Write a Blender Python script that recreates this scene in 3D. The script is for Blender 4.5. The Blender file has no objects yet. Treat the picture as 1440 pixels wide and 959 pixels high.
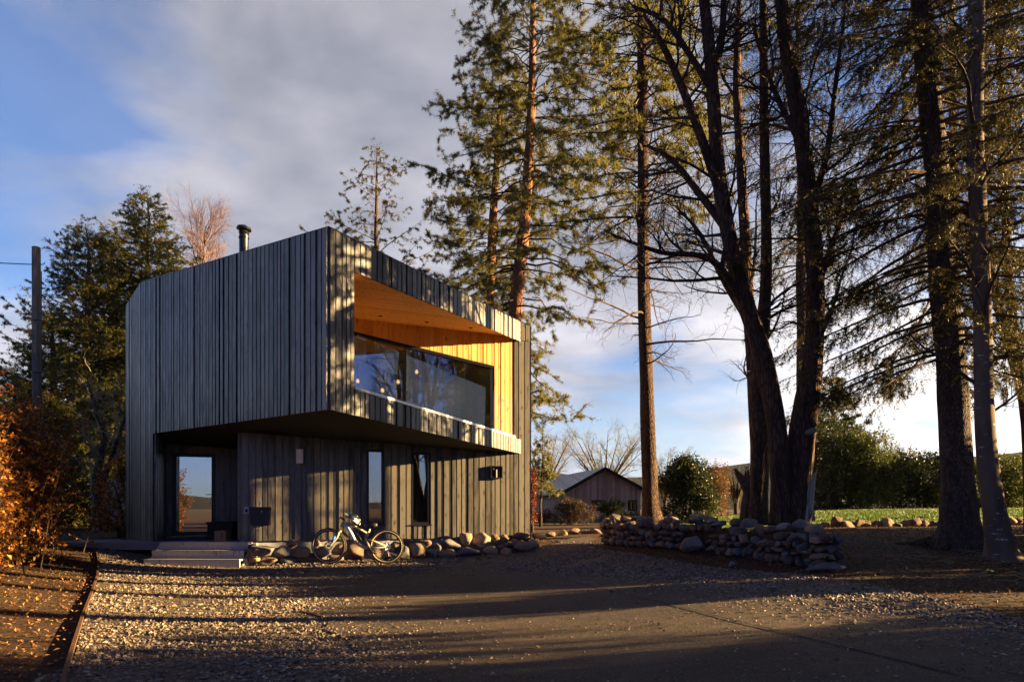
import bpy, math, random
import numpy as np
from mathutils import Vector, Matrix, Quaternion

# ------------------------------------------------------------------ helpers
SC = bpy.context.scene
COL = SC.collection
F, PX0, PYH, EYE = 960.0, 720.0, 715.0, 1.2          # focal length and horizon of the 1440 px wide photograph
R = math.radians
def V(*a): return np.array(a, dtype=float)
def unit(a):
    a = np.asarray(a, float); n = np.linalg.norm(a)
    return a / n if n > 1e-9 else a
def at(px, py, Y): return V((px - PX0) / F * Y, Y, EYE + (PYH - py) / F * Y)
def xat(px, Y): return (px - PX0) / F * Y
def on_line(P, Q, px):
    k = (px - PX0) / F; d = (Q[0] - P[0], Q[1] - P[1])
    t = (k * P[1] - P[0]) / (d[0] - k * d[1])
    return V(P[0] + t * d[0], P[1] + t * d[1])
def zat(p, py): return EYE + (PYH - py) / F * p[1]

LOC = {}
class MB:
    """collects vertices and faces, then links them as one mesh object"""
    def __init__(s): s.v = []; s.n = 0; s.f = []
    def add(s, verts, faces):
        verts = np.asarray(verts, float).reshape(-1, 3)
        if isinstance(faces, np.ndarray): s.f.append(faces.astype(np.int64) + s.n)
        else:
            by = {}
            for f in faces: by.setdefault(len(f), []).append(f)
            for k, l in by.items(): s.f.append(np.array(l, dtype=np.int64) + s.n)
        s.v.append(verts); s.n += len(verts)
    def obox(s, c, ax, ay, az):
        c, ax, ay, az = map(lambda a: np.asarray(a, float), (c, ax, ay, az))
        p = [c + i * ax + j * ay + k * az for k in (-1, 1) for j in (-1, 1) for i in (-1, 1)]
        s.add(p, np.array([[0, 2, 3, 1], [4, 5, 7, 6], [0, 1, 5, 4], [2, 6, 7, 3], [0, 4, 6, 2], [1, 3, 7, 5]]))
    def box(s, x0, x1, y0, y1, z0, z1):
        s.obox(((x0 + x1) / 2, (y0 + y1) / 2, (z0 + z1) / 2), ((x1 - x0) / 2, 0, 0), (0, (y1 - y0) / 2, 0), (0, 0, (z1 - z0) / 2))
    def prism(s, poly, ext):
        p = np.asarray(poly, float); n = len(p); e = np.asarray(ext, float)
        f = [list(range(n))[::-1], list(range(n, 2 * n))] + [[i, (i + 1) % n, (i + 1) % n + n, i + n] for i in range(n)]
        s.add(np.vstack([p, p + e]), f)
    def tube(s, pts, rad, seg=6, cap=True):
        P = np.asarray(pts, float); n = len(P)
        rad = np.full(n, rad, float) if np.isscalar(rad) else np.asarray(rad, float)
        T = np.gradient(P, axis=0); T /= np.linalg.norm(T, axis=1)[:, None] + 1e-12
        a = V(0, 0, 1) if abs(T[0][2]) < .9 else V(1, 0, 0)
        u = unit(np.cross(T[0], a)); th = np.arange(seg) * 2 * math.pi / seg
        cs, sn = np.cos(th)[:, None], np.sin(th)[:, None]; vs = []
        for i in range(n):
            u = u - T[i] * np.dot(u, T[i]); u /= np.linalg.norm(u) + 1e-12
            w = np.cross(T[i], u)
            vs.append(P[i] + rad[i] * (cs * u + sn * w))
        i = np.arange(n - 1)[:, None] * seg; j = np.arange(seg)[None, :]; j2 = (j + 1) % seg
        q = np.stack([i + j, i + j2, i + seg + j2, i + seg + j], -1).reshape(-1, 4)
        s.add(np.vstack(vs), q)
        if cap and seg > 2:
            s.f.append(np.array([list(range(seg))[::-1], list(range((n - 1) * seg, n * seg))]) + (s.n - n * seg))
    def ring(s, c, axis, r, t, n=40, m=8, ts=1.0):
        """torus with centre c, axis and tube radius t (t*ts across the axis)"""
        ax = unit(axis); a = unit(np.cross(ax, V(0, 0, 1) if abs(ax[2]) < .9 else V(1, 0, 0))); b = np.cross(ax, a)
        th = np.arange(n) * 2 * math.pi / n; ph = np.arange(m) * 2 * math.pi / m
        rd = np.cos(th)[:, None] * a + np.sin(th)[:, None] * b
        vs = (np.asarray(c) + rd[:, None, :] * (r + t * np.cos(ph))[None, :, None] + ax[None, None, :] * (t * ts * np.sin(ph))[None, :, None]).reshape(-1, 3)
        i = np.arange(n)[:, None]; j = np.arange(m)[None, :]; i2 = (i + 1) % n; j2 = (j + 1) % m
        s.add(vs, np.stack([i * m + j, i2 * m + j, i2 * m + j2, i * m + j2], -1).reshape(-1, 4))
    def disc(s, c, axis, r, h, seg=20, hole=0):
        ax = unit(axis); s.tube([np.asarray(c) - ax * h / 2, np.asarray(c) + ax * h / 2], r, seg)
    def needles(s, segs, per_m, L, W, rng, spread=1.0):
        """thin triangles along twig segments (n,2,3)"""
        A = np.asarray(segs, float).reshape(-1, 2, 3); d = A[:, 1] - A[:, 0]; ln = np.linalg.norm(d, axis=1) + 1e-9
        cnt = np.maximum(1, rng.poisson(ln * per_m)); idx = np.repeat(np.arange(len(A)), cnt); n = len(idx)
        p = A[idx, 0] + d[idx] * rng.random((n, 1)); t = d[idx] / ln[idx][:, None]
        r = rng.normal(size=(n, 3)); r -= t * (r * t).sum(1)[:, None]; r /= np.linalg.norm(r, axis=1)[:, None] + 1e-9
        g = t * .6 + r * spread; g /= np.linalg.norm(g, axis=1)[:, None]
        w = np.cross(g, rng.normal(size=(n, 3))); w /= np.linalg.norm(w, axis=1)[:, None] + 1e-9
        l = L * rng.uniform(.6, 1.25, (n, 1))
        s.add(np.stack([p - w * W / 2, p + w * W / 2, p + g * l], 1).reshape(-1, 3), np.arange(3 * n).reshape(-1, 3))
    def leaves(s, P, L, W, rng, up=.3, dirs=None):
        """folded leaves: two triangles sharing a midrib, at points P"""
        P = np.asarray(P, float); n = len(P)
        g = rng.normal(size=(n, 3)) if dirs is None else dirs + .7 * rng.normal(size=(n, 3))
        g /= np.linalg.norm(g, axis=1)[:, None]
        m = rng.normal(size=(n, 3)) + V(0, 0, up * 3); w = np.cross(g, m); w /= np.linalg.norm(w, axis=1)[:, None] + 1e-9
        h = np.cross(w, g); sc = rng.uniform(.6, 1.3, (n, 1)); l, ww = L * sc, W * sc
        a = P; b = P + g * l * .5 + w * ww / 2 + h * ww * .2; c = P + g * l - h * l * .1; d = P + g * l * .5 - w * ww / 2 + h * ww * .2
        i = np.arange(n)[:, None] * 4
        s.add(np.stack([a, b, c, d], 1).reshape(-1, 3), np.concatenate([i + [0, 1, 2], i + [0, 2, 3]], 0))
    def build(s, name, mat, parent=None, smooth=False, origin=None):
        v = np.vstack(s.v) if s.v else np.zeros((0, 3))
        if parent is not None: o0 = LOC[parent.name]
        elif origin is not None: o0 = np.asarray(origin, float)
        else: o0 = V((v[:, 0].min() + v[:, 0].max()) / 2, (v[:, 1].min() + v[:, 1].max()) / 2, v[:, 2].min())
        me = bpy.data.meshes.new(name); v = v - o0
        me.vertices.add(len(v)); me.vertices.foreach_set('co', v.astype(np.float32).ravel())
        li = np.concatenate([a.ravel() for a in s.f]); tot = np.concatenate([np.full(len(a), a.shape[1]) for a in s.f])
        me.loops.add(len(li)); me.loops.foreach_set('vertex_index', li.astype(np.int32))
        me.polygons.add(len(tot)); me.polygons.foreach_set('loop_start', np.concatenate([[0], np.cumsum(tot)[:-1]]).astype(np.int32))
        me.polygons.foreach_set('use_smooth', np.full(len(tot), bool(smooth)))
        me.update(calc_edges=True)
        me.materials.append(mat)
        o = bpy.data.objects.new(name, me); COL.objects.link(o)
        if parent is not None: o.parent = parent
        else: o.location = o0
        LOC[o.name] = o0
        return o
def tag(o, label=None, cat=None, group=None, kind=None):
    if label: o['label'] = label
    if cat: o['category'] = cat
    if group: o['group'] = group
    if kind: o['kind'] = kind
    return o
def thing(name, loc, label, cat, group=None):
    o = bpy.data.objects.new(name, None); COL.objects.link(o); o.location = loc; o.empty_display_size = .2
    LOC[o.name] = np.asarray(loc, float)
    return tag(o, label, cat, group)
def copy_thing(o, parent=None):
    c = o.copy(); COL.objects.link(c); LOC[c.name] = LOC[o.name]
    if parent is not None: c.parent = parent
    for ch in list(o.children): copy_thing(ch, c)
    return c
def clip(poly, axis, val, keep):
    out = []; n = len(poly)
    for i in range(n):
        a, b = poly[i], poly[(i + 1) % n]; da, db = (a[axis] - val) * keep, (b[axis] - val) * keep
        if da >= 0: out.append(a)
        if (da > 0 > db) or (da < 0 < db):
            t = da / (da - db); out.append(tuple(a[k] + t * (b[k] - a[k]) for k in range(len(a))))
    return out
ORD = ['first', 'second', 'third', 'fourth', 'fifth', 'sixth', 'seventh', 'eighth', 'ninth', 'tenth', 'eleventh', 'twelfth', 'thirteenth', 'fourteenth', 'fifteenth', 'sixteenth', 'seventeenth', 'eighteenth', 'nineteenth', 'twentieth', 'twenty-first', 'twenty-second', 'twenty-third', 'twenty-fourth', 'twenty-fifth', 'twenty-sixth', 'twenty-seventh', 'twenty-eighth', 'twenty-ninth', 'thirtieth']

# ------------------------------------------------------------------ materials
class NT:
    def __init__(s, name):
        s.m = bpy.data.materials.new(name); s.m.use_nodes = True; s.t = s.m.node_tree
        s.b = s.t.nodes['Principled BSDF']; s.out = s.t.nodes['Material Output']
    def n(s, typ, inp=None, **kw):
        x = s.t.nodes.new(typ)
        for k, v in kw.items(): setattr(x, k, v)
        for k, v in (inp or {}).items():
            if isinstance(v, bpy.types.NodeSocket): s.t.links.new(v, x.inputs[k])
            else: x.inputs[k].default_value = v
        return x
    def lk(s, a, b): s.t.links.new(a, b)
    def coord(s, scale=(1, 1, 1), kind='Object', rot=(0, 0, 0)):
        c = s.n('ShaderNodeTexCoord')
        return s.n('ShaderNodeMapping', {'Vector': c.outputs[kind], 'Scale': scale, 'Rotation': rot}).outputs[0]
    def noise(s, vec, scale=5, detail=4, rough=.6, dist=0):
        return s.n('ShaderNodeTexNoise', {'Vector': vec, 'Scale': scale, 'Detail': detail, 'Roughness': rough, 'Distortion': dist}).outputs['Fac']
    def ramp(s, fac, stops):
        r = s.n('ShaderNodeValToRGB', {'Fac': fac}); e = r.color_ramp.elements
        while len(e) < len(stops): e.new(.5)
        for k, (p, c) in zip(e, stops):
            k.position = p; k.color = (c, c, c, 1) if np.isscalar(c) else (*c, 1)
        return r.outputs['Color']
    def mix(s, fac, a, b, typ='MIX'):
        x = s.n('ShaderNodeMix', data_type='RGBA', blend_type=typ)
        for sock, v in ((x.inputs[0], fac), (x.inputs[6], a), (x.inputs[7], b)):
            if isinstance(v, bpy.types.NodeSocket): s.lk(v, sock)
            else: sock.default_value = v if (np.isscalar(v)) else (*v, 1)
        return x.outputs[2]
    def math(s, op, a, b=0.0):
        x = s.n('ShaderNodeMath', operation=op)
        for sock, v in ((x.inputs[0], a), (x.inputs[1], b)):
            if isinstance(v, bpy.types.NodeSocket): s.lk(v, sock)
            else: sock.default_value = v
        return x.outputs[0]
    def bump(s, h, dist=.01, strength=1.0, prev=None):
        i = {'Height': h, 'Distance': dist, 'Strength': strength}
        if prev is not None: i['Normal'] = prev
        return s.n('ShaderNodeBump', i).outputs[0]
    def set(s, col=None, rough=None, normal=None, metal=None, spec=None):
        for k, v in (('Base Color', col), ('Roughness', rough), ('Normal', normal), ('Metallic', metal), ('Specular IOR Level', spec)):
            if v is None: continue
            if isinstance(v, bpy.types.NodeSocket): s.lk(v, s.b.inputs[k])
            else: s.b.inputs[k].default_value = v if np.isscalar(v) else (*v, 1)
        return s.m
def plain(name, col, rough=.6, var=.35, scale=6, bump=.003, metal=0, spec=.4):
    n = NT(name); c = n.coord(); f = n.noise(c, scale, 5); g = n.noise(c, scale * 9, 3)
    a = tuple(x * (1 - var) for x in col); b = tuple(min(1, x * (1 + var)) for x in col)
    return n.set(n.mix(g, n.ramp(f, [(.3, a), (.7, b)]), n.ramp(g, [(.3, a), (.75, col)])), rough, n.bump(g, bump) if bump else None, metal, spec)
def leafmat(name, cols, trans=.35, rough=.5, scale=.9):
    """foliage: colour varies per leaf and in big clumps, and light shines through"""
    n = NT(name); g = n.n('ShaderNodeNewGeometry').outputs['Random Per Island']; c = n.coord()
    f = n.noise(c, scale, 3); k = n.math('ADD', n.math('MULTIPLY', g, .6), n.math('MULTIPLY', f, .45))
    col = n.ramp(k, [(.15 + .7 * i / max(1, len(cols) - 1), c_) for i, c_ in enumerate(cols)])
    n.set(col, rough, spec=.25)
    t = n.n('ShaderNodeBsdfTranslucent', {'Color': col})
    n.lk(n.n('ShaderNodeMixShader', {0: trans, 1: n.b.outputs[0], 2: t.outputs[0]}).outputs[0], n.out.inputs[0])
    return n.m
def bark(name, dark, light, sx=9, sz=1.6, bump=.03, moss=None, spots=None):
    n = NT(name); c = n.coord((sx, sx, sz)); f = n.noise(c, 1.0, 6, .65, .6); c2 = n.coord((1, 1, .5)); f2 = n.noise(c2, 1.4, 4)
    col = n.ramp(f, [(.3, dark), (.62, light)]); col = n.mix(n.math('MULTIPLY', f2, .5), col, dark)
    if spots:
        sp = n.noise(n.coord((3, 3, 11)), 2.2, 3, .6); col = n.mix(n.ramp(sp, [(.64, 0), (.70, 1)]), col, spots)
    if moss:
        z = n.n('ShaderNodeSeparateXYZ', {0: n.coord()}).outputs[2]
        mk = n.math('ADD', n.math('MULTIPLY', n.noise(n.coord((2, 2, .8)), 2.0, 5, .7), 1.6), n.math('MULTIPLY', z, -moss[1]))
        col = n.mix(n.ramp(mk, [(.85, 0), (1.0, 1)]), col, moss[0])
    h = n.mix(.3, f, n.noise(c, 4, 3))
    if not spots:                                        # cracked plates
        w = n.n('ShaderNodeMix', {0: .25}, data_type='RGBA'); n.lk(c, w.inputs[6]); n.lk(n.n('ShaderNodeTexNoise', {'Vector': c, 'Scale': 1.5, 'Detail': 4.}).outputs['Color'], w.inputs[7])
        e = n.n('ShaderNodeTexVoronoi', {'Vector': w.outputs[2], 'Scale': 4.2}, feature='DISTANCE_TO_EDGE').outputs['Distance']; cr = n.ramp(e, [(.02, 0), (.22, 1)])
        col = n.mix(n.math('ADD', n.math('MULTIPLY', cr, .6), .4), tuple(.4 * x for x in dark), col); h = n.mix(.4, cr, h)
    return n.set(col, .9, n.bump(h, bump), spec=.2)
def charred(name, dark=(.009, .009, .011), light=(.088, .079, .060), tim=None):
    n = NT(name); g = n.n('ShaderNodeNewGeometry').outputs['Random Per Island']
    off = n.n('ShaderNodeCombineXYZ', {0: n.math('MULTIPLY', g, 57.), 1: n.math('MULTIPLY', g, 31.), 2: n.math('MULTIPLY', g, 83.)}).outputs[0]
    base = n.n('ShaderNodeVectorMath', {0: n.coord(), 1: off}, operation='ADD').outputs[0]
    def mp(sc): return n.n('ShaderNodeMapping', {'Vector': base, 'Scale': sc}).outputs[0]
    grain = n.noise(mp((42, 42, 1.3)), 1.0, 5, .6, .4); blot = n.noise(mp((7, 7, 1.5)), 1.0, 5, .65, .5)
    kn = n.n('ShaderNodeTexVoronoi', {'Vector': n.n('ShaderNodeVectorMath', {0: mp((9, 9, 3.4)), 1: n.n('ShaderNodeTexNoise', {'Vector': mp((14, 14, 6)), 'Scale': 1.0}).outputs['Color']}, operation='ADD').outputs[0], 'Scale': 1.0}).outputs['Distance']
    if tim: col = n.ramp(n.math('ADD', n.math('MULTIPLY', grain, .6), n.math('MULTIPLY', g, .4)), [(.25, tim[0]), (.75, tim[1])])
    else:
        k = n.math('ADD', n.math('ADD', n.math('MULTIPLY', grain, .42), n.math('MULTIPLY', blot, .62)), n.math('MULTIPLY', n.math('SUBTRACT', g, .5), .26))
        col = n.ramp(k, [(.36, dark), (.46, tuple(.5 * x for x in light)), (.62, tuple(1.15 * x for x in light))])
    kd = n.ramp(kn, [(.13, 1), (.30, 0)])
    col = n.mix(n.math('MULTIPLY', kd, .75), col, dark if not tim else tuple(x * .45 for x in tim[0]))
    return n.set(col, n.ramp(blot, [(.3, .5), (.7, .3)]) if not tim else .55, n.bump(n.mix(.4, grain, blot), .003), spec=.55 if not tim else .35)
def glass(name, tint=(.75, .8, .78), base=.28, haze=0, k=1.0):
    n = NT(name); fr = n.n('ShaderNodeFresnel', {'IOR': 1.5}).outputs[0]
    fac = n.math('MINIMUM', n.math('ADD', n.math('MULTIPLY', fr, k), base), 1.0)
    fac = n.math('MULTIPLY', fac, n.math('SUBTRACT', 1.0, n.n('ShaderNodeNewGeometry').outputs['Backfacing']))   # one reflection per pane, from its outer face
    t = n.n('ShaderNodeBsdfTransparent', {'Color': (*tint, 1)}); g = n.n('ShaderNodeBsdfGlossy', {'Color': (.95, .95, .95, 1), 'Roughness': .0})
    m = n.n('ShaderNodeMixShader', {0: fac, 1: t.outputs[0], 2: g.outputs[0]}).outputs[0]
    if haze:
        d = n.n('ShaderNodeBsdfTranslucent', {'Color': (.8, .8, .75, 1)}); d2 = n.n('ShaderNodeBsdfDiffuse', {'Color': (.8, .8, .75, 1)})
        dd = n.n('ShaderNodeMixShader', {0: .5, 1: d.outputs[0], 2: d2.outputs[0]})
        m = n.n('ShaderNodeMixShader', {0: haze, 1: m, 2: dd.outputs[0]}).outputs[0]
    n.lk(m, n.out.inputs[0]); return n.m
def emit(name, col, s):
    n = NT(name); n.b.inputs['Emission Color'].default_value = (*col, 1); n.b.inputs['Emission Strength'].default_value = s
    n.set(col, .5); return n.m
def rockmat(name, a, b, c):
    n = NT(name); o = n.n('ShaderNodeObjectInfo').outputs['Random']; v = n.coord(); f = n.noise(v, 2.2, 6, .65, .4); g = n.noise(v, 14, 5, .7)
    isl = n.n('ShaderNodeNewGeometry').outputs['Random Per Island']
    k = n.math('ADD', n.math('MULTIPLY', f, .7), n.math('MULTIPLY', n.math('ADD', o, isl), .16))
    col = n.mix(n.math('MULTIPLY', g, .5), n.ramp(k, [(.25, a), (.5, b), (.75, c)]), n.ramp(g, [(.35, a), (.7, c)]))
    return n.set(col, .85, n.bump(n.mix(.4, f, g), .03), spec=.25)

M = {}
M['char'] = charred('charred_boards')
M['larch'] = charred('larch_boards', tim=((.54, .275, .075), (.70, .41, .13)))
M['soffit'] = plain('black_soffit', (.012, .012, .013), .8)
M['black'] = plain('black_metal', (.015, .015, .017), .35, .2, metal=.6, bump=0)
M['blackmat'] = plain('black_plastic', (.014, .014, .015), .5, .3, bump=.001)
M['trim'] = plain('pale_metal', (.62, .6, .56), .35, .1, bump=0, metal=.4)
M['white'] = plain('white_paint', (.75, .74, .7), .5, .08, bump=0)
M['grey'] = plain('grey_plastic', (.42, .43, .44), .5, .1, bump=0)
M['roof'] = plain('roof_membrane', (.06, .06, .065), .7)
M['glass'] = glass('window_glass', base=.2)
M['glass_dark'] = glass('coated_door_glass', (.3, .32, .3), .45)
M['glass_clear'] = glass('balustrade_glass', (.95, .97, .96), .0, 0, .6)
M['plaster'] = plain('room_plaster', (.55, .5, .42), .8, .1, bump=0)
M['oak'] = plain('oak_floor', (.3, .19, .1), .5, .25, 8)
M['cream'] = plain('cream_cabinet', (.7, .68, .5), .5, .08, bump=0)
M['red'] = plain('red_fabric', (.55, .04, .05), .8, .2, bump=0)
M['lamp'] = emit('lamp_glow', (1, .5, .2), .3)
M['step'] = charred('softwood_steps', tim=((.36, .33, .26), (.48, .45, .36)))
M['slab'] = plain('grey_paving', (.2, .2, .2), .8, .25, 3, .004)
M['block'] = charred('timber_block', tim=((.30, .16, .07), (.42, .24, .11)))
M['rockA'] = rockmat('grey_stone', (.045, .04, .036), (.11, .10, .09), (.23, .21, .18))
M['rockB'] = rockmat('tan_stone', (.11, .07, .042), (.22, .155, .095), (.36, .28, .18))
M['rockC'] = rockmat('brown_stone', (.05, .03, .022), (.12, .07, .048), (.22, .15, .10))

# ------------------------------------------------------------------ camera, sun, sky
cd = bpy.data.cameras.new('camera'); cam = bpy.data.objects.new('camera', cd); COL.objects.link(cam)
cam.location = (0, 0, EYE); cam.rotation_euler = (R(90), 0, 0); cd.sensor_width = 36; cd.lens = 24
cd.shift_y = (PYH - 479.5) / 1440; cd.clip_end = 6000; cd.clip_start = .05; SC.camera = cam
SUN_AZ, SUN_EL = 0.0, 10.5
S = V(math.cos(R(SUN_EL)) * math.cos(R(SUN_AZ)), math.cos(R(SUN_EL)) * math.sin(R(SUN_AZ)), math.sin(R(SUN_EL)))
sl = bpy.data.lights.new('sun', 'SUN'); sl.energy = 5.0; sl.angle = R(.5); sl.color = (1, .67, .31)
so = bpy.data.objects.new('sun', sl); COL.objects.link(so); so.rotation_euler = Vector(S).to_track_quat('Z', 'Y').to_euler()
so.location = (20, 5, 15)
W = bpy.data.worlds.new('World'); SC.world = W; W.use_nodes = True
wt = W.node_tree; bg = wt.nodes['Background']
class WN(NT):
    def __init__(s, t): s.t = t
wn = WN(wt)
sky = wn.n('ShaderNodeTexSky', sky_type='NISHITA'); sky.sun_disc = False
sky.sun_elevation = R(SUN_EL); sky.sun_rotation = R(90 - SUN_AZ); sky.dust_density = .25; sky.air_density = 1.0; sky.ozone_density = 3.0
gen = wn.n('ShaderNodeTexCoord').outputs['Generated']
sep = wn.n('ShaderNodeSeparateXYZ', {0: gen})
zc = wn.math('ADD', wn.math('MAXIMUM', sep.outputs[2], 0.0), .22)           # project the clouds on a flat layer overhead
cv = wn.n('ShaderNodeCombineXYZ', {0: wn.math('DIVIDE', sep.outputs[0], zc), 1: wn.math('DIVIDE', sep.outputs[1], zc), 2: 0.0}).outputs[0]
cmap = wn.n('ShaderNodeMapping', {'Vector': cv, 'Location': (3.1, 1.7, 0), 'Rotation': (0, 0, R(20)), 'Scale': (.8, 1.0, 1)}).outputs[0]
c1 = wn.noise(cmap, 1.9, 8, .58, .3); c2 = wn.noise(cmap, 2.6, 6, .55, .2)
def patch(px, py, lo, k):
    d = unit(at(px, py, 100.) - V(0, 0, EYE))
    v = wn.n('ShaderNodeVectorMath', {0: gen, 1: tuple(d)}, operation='DOT_PRODUCT').outputs['Value']
    return wn.math('MULTIPLY', wn.ramp(v, [(lo, 0), (1.0, 1)]), k)
bias = c1
for px, py, lo, k in ((70, 220, .958, -.36), (1080, 60, .94, -.2), (930, 580, .985, -.25), (480, 60, .9, .22), (640, 200, .93, .2), (1000, 420, .95, .2), (230, 250, .995, .14), (180, 480, .97, .12), (60, 10, .97, .10), (20, 400, .985, .2)):
    bias = wn.math('ADD', bias, patch(px, py, lo, k))
mask = wn.ramp(bias, [(.38, .18), (.60, 1)])
sunny = wn.n('ShaderNodeVectorMath', {0: gen, 1: tuple(S)}, operation='DOT_PRODUCT').outputs['Value']
glow = wn.math('MULTIPLY', wn.ramp(sunny, [(.22, 0), (.6, .8), (.95, 1)]), wn.ramp(sep.outputs[2], [(.0, 1), (.14, .85), (.5, .15)]))
cdark = wn.mix(wn.ramp(c2, [(.3, 0), (.7, 1)]), (.66, .73, .88), (1.9, 1.87, 1.98))
ccol = wn.mix(glow, cdark, (4.6, 4.3, 3.8))
ccol = wn.mix(1.0, ccol, wn.ramp(sep.outputs[2], [(.0, (1, 1, 1)), (.1, (.93, .93, .95)), (.42, (.68, .68, .69))]), 'MULTIPLY')
ccol = wn.mix(1.0, ccol, (1.4, 1.38, 1.4), 'MULTIPLY')
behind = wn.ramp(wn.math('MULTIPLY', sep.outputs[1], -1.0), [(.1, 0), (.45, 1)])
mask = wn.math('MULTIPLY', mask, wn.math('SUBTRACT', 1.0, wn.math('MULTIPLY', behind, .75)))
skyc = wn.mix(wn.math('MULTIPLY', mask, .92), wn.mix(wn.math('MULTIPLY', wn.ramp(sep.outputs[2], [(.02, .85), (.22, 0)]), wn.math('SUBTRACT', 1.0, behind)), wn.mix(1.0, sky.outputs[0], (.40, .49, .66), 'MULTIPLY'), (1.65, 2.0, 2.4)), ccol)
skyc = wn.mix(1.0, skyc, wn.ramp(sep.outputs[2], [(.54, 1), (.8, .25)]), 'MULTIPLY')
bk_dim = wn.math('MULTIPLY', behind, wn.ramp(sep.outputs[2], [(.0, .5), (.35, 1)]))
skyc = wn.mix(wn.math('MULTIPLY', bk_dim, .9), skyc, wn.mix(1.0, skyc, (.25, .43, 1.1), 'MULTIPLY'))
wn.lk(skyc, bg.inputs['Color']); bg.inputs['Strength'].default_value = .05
SC.view_settings.view_transform = 'Standard'; SC.view_settings.look = 'None'; SC.view_settings.gamma = 1; SC.view_settings.exposure = 3.0
SC.cycles.max_bounces = 8; SC.cycles.transparent_max_bounces = 24; SC.cycles.use_denoising = True
SC.cycles.sample_clamp_indirect = 6
# ------------------------------------------------------------------ terrain
CP = np.array([(0,0,0),(-4,0,0),(4,0,.2),(0,4,0),(-3.1,4.7,0),(3,4,.22),(0,7,.03),(3,7,.25),(-4.7,7.4,0),(-8,8,.3),(-12,8,.5),(-5.6,9.5,0),(-10,12,.35),
 (-14,14,.5),(-8.2,13,.08),(-9.5,15.2,.38),(-6.5,13.7,0),(-3,14,.03),(0,12,.07),(0,16.4,.13),(1,17.3,.3),(2.3,16.6,.3),(4.7,10.3,.27),(2.5,12.5,.2),
 (5.4,7.5,.3),(8,10.5,.36),(8.1,12.5,.48),(11,10,.5),(7,15,.7),(5.5,13.6,.6),(9,18,.73),(4,19.5,.5),(14,20,.85),(16,35,1.05),(25,38,1.1),(4,25,.42),
 (5,40,.4),(-6,40,.5),(-15,28,.5),(-30,20,.6),(30,10,1),(20,3,.8),(10,2,.5),(0,-10,0),(-10,-10,.3),(10,-10,.4),(0,-30,0),(-30,-30,0),(30,-30,.5),
 (-80,0,0),(80,0,1),(0,80,.3),(0,-80,0),(70,70,.6),(-70,70,.4),(-70,-70,0),(70,-70,.5)], float)
def _ker(r): return np.where(r > 1e-9, r * r * np.log(r + 1e-9), 0)
_n = len(CP); _A = np.zeros((_n + 3, _n + 3)); _D = np.linalg.norm(CP[:, None, :2] - CP[None, :, :2], axis=2)
_A[:_n, :_n] = _ker(_D) + np.eye(_n) * .05; _A[:_n, _n:] = np.c_[np.ones(_n), CP[:, :2]]; _A[_n:, :_n] = _A[:_n, _n:].T
_w = np.linalg.solve(_A, np.r_[CP[:, 2], 0, 0, 0])
def gz(x, y):
    x = np.asarray(x, float); y = np.asarray(y, float); sh = x.shape; x = x.ravel(); y = y.ravel(); out = np.empty(len(x))
    for i in range(0, len(x), 20000):
        a, b = x[i:i+20000], y[i:i+20000]; D = np.hypot(a[:, None] - CP[None, :, 0], b[:, None] - CP[None, :, 1])
        h = _ker(D) @ _w[:_n] + _w[_n] + _w[_n+1] * a + _w[_n+2] * b
        far = np.clip((np.hypot(a, b) - 55) / 40, 0, 1); far = far * far * (3 - 2 * far)
        out[i:i+20000] = h * (1 - far) + .2 * far
    return out.reshape(sh)
def gz1(x, y): return float(gz(np.array([x]), np.array([y]))[0])
def gpt(px, py, dz=0):
    """ground point seen at a pixel of the photograph"""
    Y = 10.0; k = (PYH - py) / F; lo, hi = 1.5, 70.
    for _ in range(40):
        Y = (lo + hi) / 2
        if EYE + k * Y > gz1(xat(px, Y), Y): lo = Y
        else: hi = Y
    return V(xat(px, Y), Y, gz1(xat(px, Y), Y) + dz)
def grid_mesh(xs, ys, zf):
    X, Y = np.meshgrid(xs, ys); Z = zf(X, Y); nx, ny = len(xs), len(ys)
    i = np.arange(ny - 1)[:, None] * nx; j = np.arange(nx - 1)[None, :]
    return np.stack([X, Y, Z], -1).reshape(-1, 3), np.stack([i + j, i + j + 1, i + nx + j + 1, i + nx + j], -1).reshape(-1, 4)
def axis_spacing(fine0, fine1, step, far):
    a = list(np.arange(fine0, fine1 + .01, step)); s = step; p = a[-1]
    while p < far: s *= 1.25; p += s; a.append(p)
    s = step; p = a[0]; b = []
    while p > -far: s *= 1.25; p -= s; b.append(p)
    return np.array(b[::-1] + a)
# ground sheet reaching the horizon
n = NT('forest_floor'); c = n.coord(); f = n.noise(c, .8, 5); g = n.noise(c, 9, 6, .7); l = n.noise(c, 38, 4, .7)
col = n.ramp(g, [(.3, (.028, .017, .011)), (.55, (.06, .034, .02)), (.75, (.11, .06, .032))])
col = n.mix(n.math('MULTIPLY', n.ramp(f, [(.5, 0), (.65, 1)]), .45), col, (.05, .055, .018))
col = n.mix(n.ramp(l, [(.6, 0), (.68, .7)]), col, (.16, .085, .04))
M['soil'] = n.set(col, .95, n.bump(n.mix(.5, g, l), .05), spec=.15)
mb = MB(); mb.add(*grid_mesh(axis_spacing(-16, 16, .4, 1300), axis_spacing(1, 26, .4, 1300), gz))
tag(mb.build('ground', M['soil'], smooth=True, origin=(0, 0, 0)), kind='structure')
def inside(poly, x, y):
    r = np.zeros(np.shape(x), bool); n = len(poly)
    for i in range(n):
        (x0, y0), (x1, y1) = poly[i][:2], poly[(i + 1) % n][:2]
        if y0 == y1: continue
        c = ((y0 > y) != (y1 > y)) & (x < (x1 - x0) * (y - y0) / (y1 - y0) + x0); r ^= c
    return r
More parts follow.
